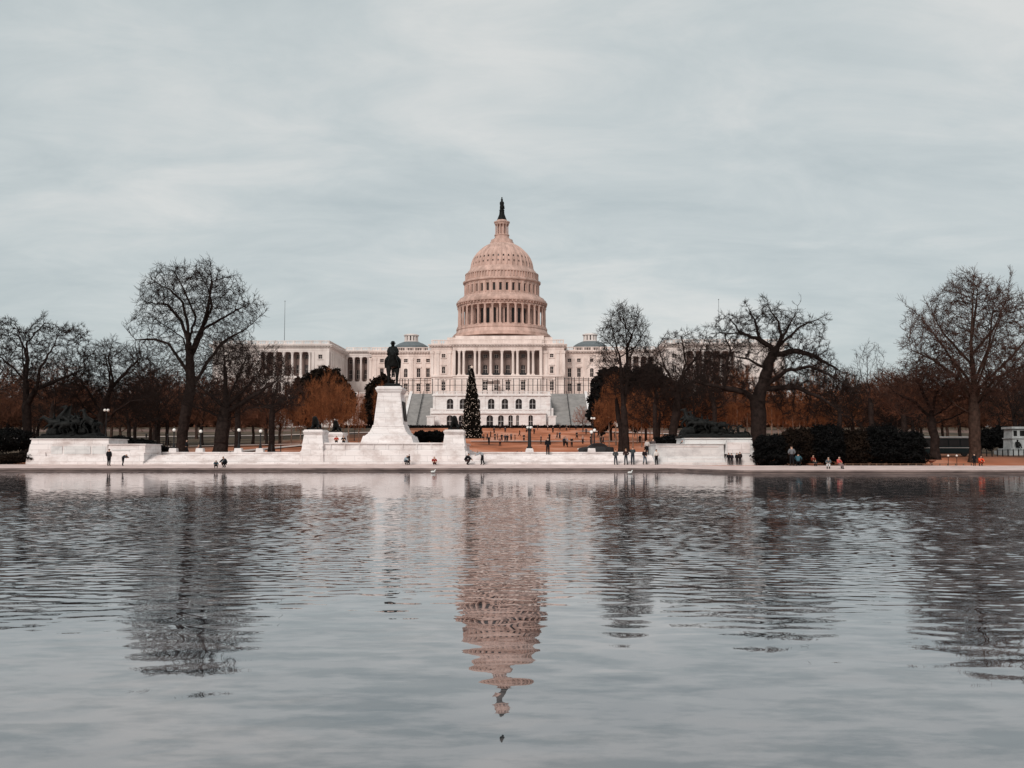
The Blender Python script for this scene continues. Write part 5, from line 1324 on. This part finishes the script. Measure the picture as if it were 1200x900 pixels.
# ---------------- evergreens
def leaf_cloud(name, env, n, size, m, seed, shell=.55):
    rs = np.random.RandomState(seed); vol = np.array([e[3]*e[4]+e[4]*e[5]+e[3]*e[5] for e in env]); cnt = (n*vol/vol.sum()).astype(int); P = []
    for e, c in zip(env, cnt):
        p = rs.normal(size=(c,3)); p /= np.linalg.norm(p, axis=1, keepdims=True)
        bump = 1+.13*np.sin(p[:,0:1]*7+seed)*np.sin(p[:,2:3]*8)+.09*np.sin(p[:,1:2]*13+p[:,2:3]*9)
        p = p*bump*(shell+(1-shell)*rs.uniform(size=(c,1))**.5)
        P.append(p*np.array(e[3:6])+np.array(e[:3]))
    P = np.concatenate(P)
    u = rs.normal(size=P.shape); u /= np.linalg.norm(u, axis=1, keepdims=True); w = np.cross(u, rs.normal(size=P.shape)); w /= np.linalg.norm(w, axis=1, keepdims=True)
    s = size*rs.uniform(.6,1.4,size=(len(P),1))
    V = np.stack([P-u*s, P+w*s*.45, P+u*s, P-w*s*.45], 1).reshape(-1,3)
    Q = np.arange(len(P)*4).reshape(-1,4)
    return npmesh(name, V, Q, M[m])
def evergreen(px, D, label, blobs, n, size, m='leaf_dark', seed=1, name='evergreen_tree', cat='tree', trunk=True, group=None, base=None, partname='crown', depth=.9):
    x = wx(px, D); z0 = gz(D)-.05 if base is None else base; s = D/F
    r = root(name, label, cat, (x, D, z0), 0, group); env = []
    for e in blobs:
        cx, cy, rx, ry = e[:4]; env.append(((cx-px)*s, e[4] if len(e) > 4 else 0, wz(cy,D)-z0, rx*s, max(.6, rx*s*depth), ry*s))
    link(partname, leaf_cloud(partname, env, n, size, m, seed), r)
    if trunk:
        t = MB(); rr = random.Random(seed)
        t.tube((0,0,-.2), (0,0,env[0][2]), .3, .18, 8)
        for e in env: t.tube((0,0,e[2]*.45), (e[0]*.8,e[1],e[2]), .15, .07, 6)
        t.build('trunk', M['bark'], r, smooth=True)
    return r
evergreen(372, 260, 'dark round evergreen behind the rust brown trees left of the horseman', [(368,462,26,24),(384,450,20,20),(358,480,24,20),(396,470,20,24),(374,445,14,12)], 15000, .55, 'leaf_warm', 3)
evergreen(445, 262, 'dark brown evergreen partly hidden by the horseman pedestal', [(445,470,18,26),(450,455,12,16),(438,485,16,14)], 8000, .55, 'leaf_warm', 4)
evergreen(716, 225, 'dark domed evergreen with its left side to the great stairs', [(716,462,24,28),(706,482,17,24),(728,452,20,22),(714,444,13,13)], 15000, .5, 'leaf_dark', 5)
evergreen(757, 228, 'dark domed evergreen behind the slim tall bare tree', [(757,452,22,24),(776,470,22,28),(748,475,22,28),(764,440,14,12)], 14000, .5, 'leaf_dark', 6)
evergreen(790, 232, 'dark evergreen lowest in the row right of the dome', [(795,478,24,24),(812,485,20,18)], 9000, .5, 'leaf_warm', 7)
# dark hedge masses
hb = [(903,516,19,9),(935,513,20,14),(968,511,23,17),(1000,514,20,14),(1032,512,24,17),(1063,516,21,13)]
for i, (cx, cy, rx, ry) in enumerate(hb):
    lab = ['leftmost bush of the tall dark hedge, touching the right marble wall','second bush of the tall dark hedge, behind the tall grey jacket','third bush of the tall dark hedge, behind the dark red top','fourth bush of the tall dark hedge, right of the coral red jacket','fifth bush of the tall dark hedge','rightmost bush of the tall dark hedge, next to the low spreading tree'][i]
    evergreen(cx, 106.5, lab, [(cx,cy+8,rx,ry+4),(cx-8,cy+3,rx*.55,ry),(cx+8,cy+2,rx*.6,ry),(cx,cy+20,rx*1.1,12)], 16000, .12, ('leaf_dark','leaf_warm')[i in (1,3)], 40+i, 'hedge_bush', 'bush', False, 'tall dark hedge on the right', base=gz(106.5)-.05, partname='foliage', depth=1.0)
evergreen(10, 118, 'dark hedge behind the low bush at the left edge', [(5,516,34,14),(-30,514,30,16)], 14000, .14, 'leaf_dark', 50, 'hedge_bush', 'bush', False, partname='foliage')
evergreen(22, 108.5, 'low clipped brownish bush at the left end of the marble wall', [(5,538,22,5.5),(28,536,22,6),(-22,538,22,6),(42,536,8,6)], 14000, .11, 'leaf_warm', 51, 'hedge_bush', 'bush', False, partname='foliage')
evergreen(150, 115.5, 'dark trailing bush behind the marble wall right of the cavalry group', [(140,518,18,7),(165,522,20,7),(185,527,12,5)], 9000, .13, 'leaf_dark', 52, 'hedge_bush', 'bush', False, partname='foliage')
evergreen(505, 132, 'clipped dark hedge between the horseman and the right lion', [(495,512,11,7),(512,512,11,7),(528,512,10,6.5),(505,512,12,6)], 12000, .14, 'leaf_dark', 53, 'hedge_bush', 'bush', False, partname='foliage')
evergreen(800, 118, 'dark bush against the back of the right marble wall', [(790,520,24,10),(770,524,14,7)], 9000, .13, 'leaf_dark', 54, 'hedge_bush', 'bush', False, partname='foliage')
evergreen(1165, 150, 'dark evergreen bushes left of the grey monument at the right edge', [(1160,514,12,12),(1175,512,12,13),(1148,518,10,8)], 9000, .2, 'leaf_dark', 55, 'hedge_bush', 'bush', False, partname='foliage')
for a, b, lab, sd in ((400,475,'low dark hedge before the left foot of the terrace',60),(476,600,'low dark hedge along the terrace foot left of its middle',61),(601,725,'low dark hedge along the terrace foot right of its middle',62),(726,800,'low dark hedge right of the great stairs',63)):
    n = int((b-a)/8); evergreen((a+b)/2, 338, lab, [(a+4+i*8, 500.8, 6, 2.4) for i in range(n)], 5000, .35, 'leaf_dark', sd, 'hedge', 'hedge', False, partname='foliage', depth=.5)

# the decorated conifer
def far_wood(pa, pb, y, label, m, seed, top, D=352):
    rs = np.random.RandomState(seed); env = []; px = pa
    while px < pb:
        h = rs.uniform(.7,1.1)*(502-top); env.append((wx(px,D), y+rs.uniform(-6,6), 10+.45*h*D/F, 11*D/F, 8, .62*h*D/F)); px += 9
    o = link('far_wood', leaf_cloud('far_wood', env, 60000, .62, m, seed, .3)); tag(o, label, 'woodland', None, 'stuff')
far_wood(-90, 300, 356, 'dark brown wood closing the view behind the left grove', 'twig_brown', 71, 468)
far_wood(742, 1290, 358, 'brown wood closing the view behind the right grove', 'twig_brown', 72, 466)
def fir():
    D = 243; px = 552.5; x = wx(px, D); z0 = gz(D); s = D/F
    r = root('christmas_tree', 'tall narrow dark fir dotted with lights standing on the lawn before the terrace', 'christmas tree', (x, D, z0))
    H = wz(431, D)-z0; rs = np.random.RandomState(9)
    n = 42000; t = rs.uniform(size=n)**1.35      # 0 bottom..1 top
    rad = (1-t)**.66*12.2*s
    tier = .86+.14*np.abs(((t*13) % 1)-.5)*2
    a = rs.uniform(0, 2*math.pi, n); lump = 1+.12*np.sin(a*5+t*22)+.07*np.sin(a*11-t*31)
    rr = rad*tier*lump*(.35+.65*rs.uniform(size=n)**.4)
    P = np.stack([rr*np.cos(a), rr*np.sin(a), .5+t*(H-.7)-rr*.12], 1)
    u = np.stack([np.cos(a), np.sin(a), -.25+0*a], 1)+rs.normal(size=(n,3))*.45; u /= np.linalg.norm(u, axis=1, keepdims=True)
    w = np.cross(u, rs.normal(size=(n,3))); w /= np.linalg.norm(w, axis=1, keepdims=True); L = .26*rs.uniform(.6,1.4,size=(n,1))
    V = np.stack([P-u*L, P+w*L*.4, P+u*L, P-w*L*.4], 1).reshape(-1,3)
    link('crown', npmesh('crown', V, np.arange(n*4).reshape(-1,4), M['leaf_fir']), r)
    t_ = MB(); t_.tube((0,0,-.1),(0,0,H*.9),.3,.06,8); t_.build('trunk', M['bark'], r)
    b = MB(); N = 330
    for i in range(N):
        t = rs.uniform()**1.3*.97; a = -math.pi*rs.uniform() if i % 4 else rs.uniform(0,6.28); q = (1-t)**.66*12.2*s*1.02
        b.ball((q*math.cos(a), q*math.sin(a), .5+t*(H-.7)-q*.12), .062 if i % 7 else .10, 6, 4)
    o = b.build('ornaments', M['bulb'], r); o['kind'] = 'stuff'
    st = MB(); P = [(.45*(1 if i % 2 == 0 else .42)*math.sin(i*math.pi/5), H+.2+.45*(1 if i % 2 == 0 else .42)*math.cos(i*math.pi/5)) for i in range(10)]
    st.prism(P, -.08, .08); st.build('star', M['bulb'], r)
fir()

# ---------------- people further back
ex1 = [(218.5,114.2,1.3,'walk',100,BLK,BLK,'person in black walking along the left steps beside the tall elm trunk',1.75),
       (233,116.5,gz(116.5),'stand',30,(.30,.16,.12),BLK,'person in tan jacket behind the second left globe lamp',1.7),
       (642,112.2,1.33,'stand',180,BLK,BLK,'lone person in black standing on the right steps beside the lamp standard',1.95)]
for px, d, z, kd, fc, j, t, lab, h in ex1: person(wx(px,d), d, z, kd, fc, j, t, lab, h)
for px, j, lab in ((394,(.42,.03,.02),'person in red coat sitting on the horseman platform'),(402.5,BLK,'person in black coat sitting beside the red coat on the horseman platform')):
    person(wx(px,110.5), 110.5, 2.62, 'sit', 10, j, BLK, lab, 1.5)
person(wx(758.5,111.5),111.5,1.33,'stand',180,(.55,.48,.45),BLK,'person in pale top at the right end of the right steps',1.7)
person(wx(765.5,112.2),112.2,1.33,'stand',160,(.09,.07,.07),BLK,'person in dark coat beside the pale top at the right end of the right steps',1.85)
person(wx(802,109.2),109.2,2.5,'sit',-90,(.60,.02,.03),(.4,.02,.03),'child in bright red sitting on top of the right marble wall',1.25, hair=(.3,.2,.15))
for px, j, h_, lab in ((270,(.10,.05,.04),1.1,'small brown clothed figure sitting behind the steps left of the dark low tree'),(285,BLK,1.0,'small dark figure sitting behind the steps right of the dark low tree'),(606,BLK,1.1,'small dark figure sitting on the lawn edge left of the lamp standard'),(611,(.12,.06,.05),1.1,'small brown figure sitting on the lawn edge left of the lamp standard')):
    person(wx(px,120), 120, 1.05, 'sit', 180, j, BLK, lab, h_*1.2)
lawn = [(575,513,BLK),(609,511,BLK),(634,520,NAVY),(648,507,BLK),(676,514,BLK),(687,509,NAVY),(720,513,BLK),(726,517,GREY),(744,512,BLK),(750,519,BLK),(579,508,BLK),(592,507,NAVY),(617,507,BLK),(573,521,BLK),(586,523,(.25,.1,.08)),(567,516,BLK),(571,515.5,NAVY),(580,516,BLK),(583,515.5,(.1,.05,.05)),(588,517,BLK),(592,518,NAVY),(594.5,518,BLK),(599,516,(.12,.1,.1)),(603.5,517,BLK),(614,517.5,BLK),(653,514,BLK),(656,514,JEAN),
        (661,523,NAVY),(662.5,522,(.3,.2,.18)),(665,524,(.3,.32,.35)),(670,523.5,BLK),(683,520,(.38,.24,.2)),(692,520,BLK),(704,521,BLK),(707,520.5,NAVY),(626,509,BLK),(644,516,BLK),(701,512,BLK),(630,504,BLK),(642,504,(.6,.5,.5)),(656,503.5,BLK),(664,505,BLK),(675,503.5,NAVY),(600,502.5,BLK),(612,503,BLK),(668,504,BLK),(586,503,GREY),(709,503,BLK),(713,503.5,BLK)]
def ground_at(py):
    return min((abs(wz(py, d)-gz(d)), d) for d in np.arange(141, 334, .5))[1]
for i, (px, py, j) in enumerate(lawn):
    d = ground_at(py)
    person(wx(px,d), d, gz(d), ('stand','walk','apart')[i % 3], rt_.choice((0,90,180,140,-100)), j, BLK, 'small distant visitor standing on the lawn between the steps and the terrace', 1.72, (.03,.02,.02), 'short', 'visitors on the lawn', detail=False)

# ---------------- vehicles, fences, small things
def car():
    d = 136; x = wx(698, d); z = gz(d)+.17
    r = root('parked_car', 'black parked sedan showing its roof above the steps near the pair of globe lamps', 'car', (x, d, z), R(180))
    L = 2.35; paint, _n, b, _o = newmat('black_paint'); b.inputs['Base Color'].default_value = (.012,.013,.015,1); b.inputs['Roughness'].default_value = .25; b.inputs['Coat Weight'].default_value = .5
    P = [(-L,.35),(-L+.1,.22),(L-.1,.22),(L,.4),(L-.02,.72),(L-.35,.86),(L-1.0,.95),(-L+.95,.98),(-L+.1,.9),(-L,.7)]
    m = MB(); m.prism(P, -.88, .88); m.build('body', paint, r)
    c = MB(); c.prism([(-1.55,.97),(1.05,.95),(.35,1.40),(-.1,1.47),(-.75,1.45),(-1.15,1.3)], -.74, .74); c.build('cabin', paint, r)
    g = MB()
    for sy in (-.745, .70): g.prism([(-1.3,1.0),(.8,.99),(.3,1.34),(-.1,1.4),(-.7,1.38),(-1.05,1.26)], sy, sy+.05)
    g.prism([(1.06,.98),(1.09,.98),(.42,1.40),(.38,1.40)], -.66, .66); g.build('window', M['glass'], r)
    for wx_ in (-1.45,1.4):
        for sy in (-.8,.8):
            w = MB(); w.x = Matrix.Rotation(R(90),4,'X'); w.lathe([(.2,-.1),(.31,-.1),(.33,-.06),(.33,.06),(.31,.1),(.2,.1)],0,0,20); w.x=None
            o = w.build('wheel', M['black'], r, (wx_,sy,.33)); h = MB(); h.x = Matrix.Rotation(R(90),4,'X'); h.lathe([(.19,-.09),(.19,.09)],0,0,14); h.x=None; h.build('rim', M['roof_grey'], o)
    for sy in (-.62,.62):
        h = MB(); h.ball((L-.06,sy,.66),.1,8,5); h.build('headlight', M['globe'], r)
    k = MB(); k.ball((.75,.93,1.0),.1,8,5); k.ball((.75,-.93,1.0),.1,8,5); k.build('mirror', paint, r)
car()
def coach():
    d = 126; x0, x1 = wx(1083,d), wx(1142,d); z = gz(d)+.1; L = x1-x0; H = wz(511.5,d)-z
    r = root('parked_coach', 'dark green coach with white roof edge parked behind the two right tree trunks', 'coach', ((x0+x1)/2, d, z))
    p = mat('dark_green_paint', (.012,.024,.025), .5, (.008,.017,.018), 1, spec=.2); wt = mat('white_trim', (.55,.52,.5), .6)
    m = MB(); m.box(-L/2, L/2, 0, 2.3, .4, H-.2, .04, .1); m.box(-L/2+.1,L/2-.1,.1,2.2,.25,.4); m.build('body', p, r)
    m = MB(); m.box(-L/2-.03, L/2+.03, -.05, 2.35, H-.2, H-.06); m.box(-L/2+.1, L/2-.1, .1, 2.2, H-.06, H, .2,.2); m.build('roof', wt, r)
    m = MB(); m.box(-L/2+.05, L/2-.05, -.03, -.004, .95, 1.05); m.build('stripe', wt, r)
    for i in range(4):
        a = -L/2+.25+i*(L-.5)/4; m = MB(); m.box(a, a+(L-.5)/4-.12, .0, .07, 1.2, H-.38); m.build('window', M['glass'], r)
    for x in (-L/2+1.1, L/2-1.2):
        w = MB(); w.x = Matrix.Rotation(R(90),4,'X'); w.lathe([(.2,-.12),(.4,-.12),(.43,-.07),(.43,.07),(.4,.12),(.2,.12)],0,0,20); w.x=None; w.build('wheel', M['black'], r, (x,.15,.35))
coach()
def right_monument():
    d = 140; x = wx(1199,d); z = gz(d); r = root('grey_monument', 'grey stone monument with seated bronze figure cut by the right edge of the photo', 'monument', (x,d,z)); s = d/F; Z = lambda py: wz(py,d)-z
    m = MB(); m.box(-20*s,20*s,-1,3.5,-.2,Z(528)); m.box(-17*s,17*s,-.6,3.1,Z(528),Z(525.5)); m.box(-12.5*s,12.5*s,-.1,2.6,Z(525.5),Z(514),.05,.05); m.box(-13.2*s,13.2*s,-.2,2.7,Z(514),Z(513)); 
    m.box(-12*s,12*s,0,2.5,Z(513),Z(502.5),.05,.05); m.box(-13.5*s,13.5*s,-.25,2.75,Z(502.5),Z(500),0,0)
    m.build('pedestal', mat('grey_stone',(.40,.41,.41),.8,(.25,.26,.26),1.5), r)
    o = link('seated_figure', BP['sit'], r, (-8*s,-.45,Z(525.5)+.02)); o.scale = (1.3,)*3
    n = MB(); n.box(-10.5*s,-6.5*s,-.02,.1,Z(511),Z(504.5)); n.box(-3*s,6*s,-.02,.1,Z(511),Z(504.5)); n.build('relief_panel', M['bronze'], r)
right_monument()
pm = mat('weathered_timber', (.20,.12,.08), .9, (.10,.06,.04), 3)
def fence(pa, pb, D, n, h, label, m, rails=1, group=None, cat='fence'):
    xa, xb = wx(pa,D), wx(pb,D); z = gz(D)+.02; r = root('fence', label, cat, ((xa+xb)/2, D, z), 0, group); k = MB(); L = xb-xa
    for i in range(rails): k.box(-L/2, L/2, -.03, .03, h*(.9-.45*i)-.03, h*(.9-.45*i)+.03)
    if rails: k.build('rail', m, r)
    for i in range(n+1):
        p = MB(); p.box(-.05,.05,-.045,.055,-.1,h,.0,.0); p.build('post', m, r, (-L/2+L*i/n,0,0))
fence(990, 1138, 103.5, 16, .55, 'low brown post and rail edging along the right walk', pm)
fence(155, 200, 175, 5, 1.2, 'dark rail fence across the lawn left of the tall elm', M['black'], 1)
fence(318, 329, 122, 1, 1.5, 'short dark rail barrier between the fourth globe lamp and the left lion', M['black'], 2)
fence(408, 422, 126, 2, 1.1, 'short brown barrier left of the horseman pedestal', pm, 2)
fence(1150, 1200, 125, 8, .9, 'dark bollard railing below the grey monument', M['black'], 1)
def planter(px, D, label):
    r = root('planter', label, 'planter', (wx(px,D), D, gz(D))); m = MB(); m.lathe([(.25,0),(.3,.05),(.12,.15),(.12,.3),(.45,.5),(.52,.62),(.44,.6)],0,0,16); m.build('bowl', mat('terracotta',(.35,.18,.13),.8), r)
    e = leaf_cloud('plant', [(0,0,.72,.45,.45,.2)], 500, .08, 'leaf_warm', 3); link('plant', e, r)
planter(1091, 106, 'terracotta bowl planter at the foot of the low spreading tree')
planter(953, 103.2, 'small bowl planter beside the dark red top before the hedge')
def signpost(px, D, label):
    r = root('path_light', label, 'path light', (wx(px,D), D, gz(D))); m = MB(); m.tube((0,0,0),(0,0,.95),.03); m.build('post', M['black'], r); m = MB(); m.ball((0,0,1.02),.11,10,6); m.build('globe', M['globe'], r, smooth=True)
signpost(1111, 106, 'small white globe path light, left of the two beside the low spreading tree'); signpost(1121, 106, 'small white globe path light, right of the two beside the low spreading tree')
def bollard(px, D, lab, h=2.6):
    r = root('lamp_post', lab, 'street lamp', (wx(px,D),D,gz(D)), 0, 'thin dark lamp posts in the left grove'); m = MB(); m.lathe([(.12,0),(.1,.4),(.06,.5),(.05,h-.5),(.12,h-.45),(.16,h-.05),(.05,h)],0,0,10); m.build('post', M['black'], r)
bollard(171, 158, 'thin dark lamp post left of the tall elm trunk'); bollard(196, 156, 'thin dark lamp post touching the tall elm trunk on its left'); bollard(415, 230, 'thin pale lamp post among the rust brown trees left of the horseman', 7.5)
def duck(px, py, label):
    d = min((abs(W(px,py,dd)[1]+.25), dd) for dd in np.arange(60,99.5,.1))[1]
    r = root('gull', label, 'bird', (wx(px,d), d, -.24), R(20))
    me = skin([(0,0,.08),(.14,0,.1),(-.16,0,.13),(.2,0,.2),(.23,0,.27),(.3,0,.26)], [(0,1),(0,2),(1,3),(3,4),(4,5)], [.1,.09,.035,.045,.055,.015], mat('white_plumage',(.8,.78,.76),.7), 0, 1, 'body'); o = link('body', me, r); o.scale = (1.1,)*3
duck(507, 554.5, 'white gull floating near the pool edge below the dark red coat'); duck(737.5, 555.5, 'white gull floating near the pool edge below the five standing people')
# low stone walls behind the left and right groves
wl = root('low_wall', 'pale low wall behind the left grove', 'wall', (wx(190,300),300,gz(300))); m = MB(); m.box(-60,38,0,.8,-.5,.55); m.box(-60,38,-.1,.9,.55,.7); m.build('stone_course', M['recess'], wl)
wl = root('low_wall', 'pale low wall behind the right grove', 'wall', (wx(850,290),290,gz(290))); m = MB(); m.box(-28,95,0,.8,-.5,.55); m.box(-28,95,-.1,.9,.55,.7); m.build('stone_course', M['recess'], wl)

# ---------------- sky, sun, camera
def sky():
    w = bpy.data.worlds.new('World'); sc.world = w; w.use_nodes = True; nt = w.node_tree; nt.nodes.clear(); N = nt.nodes.new; L = nt.links.new
    out = N('ShaderNodeOutputWorld'); bg = N('ShaderNodeBackground'); bg.inputs[1].default_value = .1; L(bg.outputs[0], out.inputs[0])
    s = N('ShaderNodeTexSky'); s.sky_type = 'NISHITA'; s.sun_disc = False; s.sun_elevation = R(SUN_EL); s.sun_rotation = R(SUN_ROT); s.air_density = 1; s.dust_density = 2
    tc = N('ShaderNodeTexCoord'); sep = N('ShaderNodeSeparateXYZ'); L(tc.outputs['Generated'], sep.inputs[0])
    mx = N('ShaderNodeMath'); mx.operation = 'ADD'; ab = N('ShaderNodeMath'); ab.operation = 'ABSOLUTE'; L(sep.outputs[2], ab.inputs[0]); L(ab.outputs[0], mx.inputs[0]); mx.inputs[1].default_value = .20
    dv = N('ShaderNodeVectorMath'); dv.operation = 'DIVIDE'; cb = N('ShaderNodeCombineXYZ')
    for i in range(3): L(mx.outputs[0], cb.inputs[i])
    L(tc.outputs['Generated'], dv.inputs[0]); L(cb.outputs[0], dv.inputs[1])
    def noise(sc_n, st, det, ro, rot=0, dist=0.0):
        mp = N('ShaderNodeMapping'); mp.inputs['Scale'].default_value = st; mp.inputs['Rotation'].default_value = (0,0,R(rot)); L(dv.outputs[0], mp.inputs[0])
        n = N('ShaderNodeTexNoise'); n.inputs['Scale'].default_value = sc_n; n.inputs['Detail'].default_value = det; n.inputs['Roughness'].default_value = ro; n.inputs['Distortion'].default_value = dist; L(mp.outputs[0], n.inputs[0]); return n.outputs[0]
    n1 = noise(.75, (1,1.2,1), 8, .55, 24, .5); n2 = noise(2.6, (.9,1.5,1), 10, .62, -20, .6)
    a = N('ShaderNodeMath'); a.operation = 'MULTIPLY_ADD'; L(n2, a.inputs[0]); a.inputs[1].default_value = .5
    h = N('ShaderNodeMath'); h.operation = 'MULTIPLY'; L(n1, h.inputs[0]); h.inputs[1].default_value = .65; L(h.outputs[0], a.inputs[2])
    r = N('ShaderNodeValToRGB'); c = r.color_ramp; c.elements[0].position = .44; c.elements[1].position = .72
    k = SKY_K
    c.elements[0].color = (.50*k,.56*k,.572*k,1); c.elements[1].color = (.715*k,.73*k,.715*k,1); e = c.elements.new(.57); e.color = (.585*k,.635*k,.638*k,1)
    L(a.outputs[0], r.inputs[0])
    gn = N('ShaderNodeVectorMath'); gn.operation = 'SCALE'; L(r.outputs[0], gn.inputs[0]); gn.inputs['Scale'].default_value = 10
    mi = N('ShaderNodeMix'); mi.data_type = 'RGBA'; mi.inputs[0].default_value = .94; L(s.outputs[0], mi.inputs[6]); L(gn.outputs[0], mi.inputs[7]); L(mi.outputs[2], bg.inputs[0])
SUN_EL, SUN_AZ = 33, 200       # azimuth measured from +Y clockwise: behind the camera, a little left
SUN_ROT = SUN_AZ; SKY_K = .69
sky()
az = R(SUN_AZ); d = Vector((math.sin(az)*math.cos(R(SUN_EL)), math.cos(az)*math.cos(R(SUN_EL)), math.sin(R(SUN_EL))))
sl = bpy.data.lights.new('sun', 'SUN'); sl.energy = 1.5; sl.angle = R(18); sl.color = (1,.94,.88)
so = bpy.data.objects.new('sun', sl); COL.objects.link(so); so.rotation_euler = d.to_track_quat('Z','Y').to_euler()
cd = bpy.data.cameras.new('camera'); cd.lens = 36; cd.sensor_width = 36; cd.sensor_fit = 'HORIZONTAL'; cd.clip_start = .1; cd.clip_end = 9000
co = bpy.data.objects.new('camera', cd); COL.objects.link(co); co.location = (0,0,EYE); co.rotation_euler = (math.pi/2+TH, 0, 0); sc.camera = co
sc.render.engine = 'CYCLES'; sc.render.resolution_x = 1024; sc.render.resolution_y = 768; sc.render.resolution_percentage = 100
sc.view_settings.view_transform = 'Standard'; sc.view_settings.look = 'None'; sc.view_settings.gamma = 1; sc.view_settings.exposure = .5
sc.cycles.max_bounces = 6; sc.cycles.caustics_reflective = False; sc.cycles.caustics_refractive = False
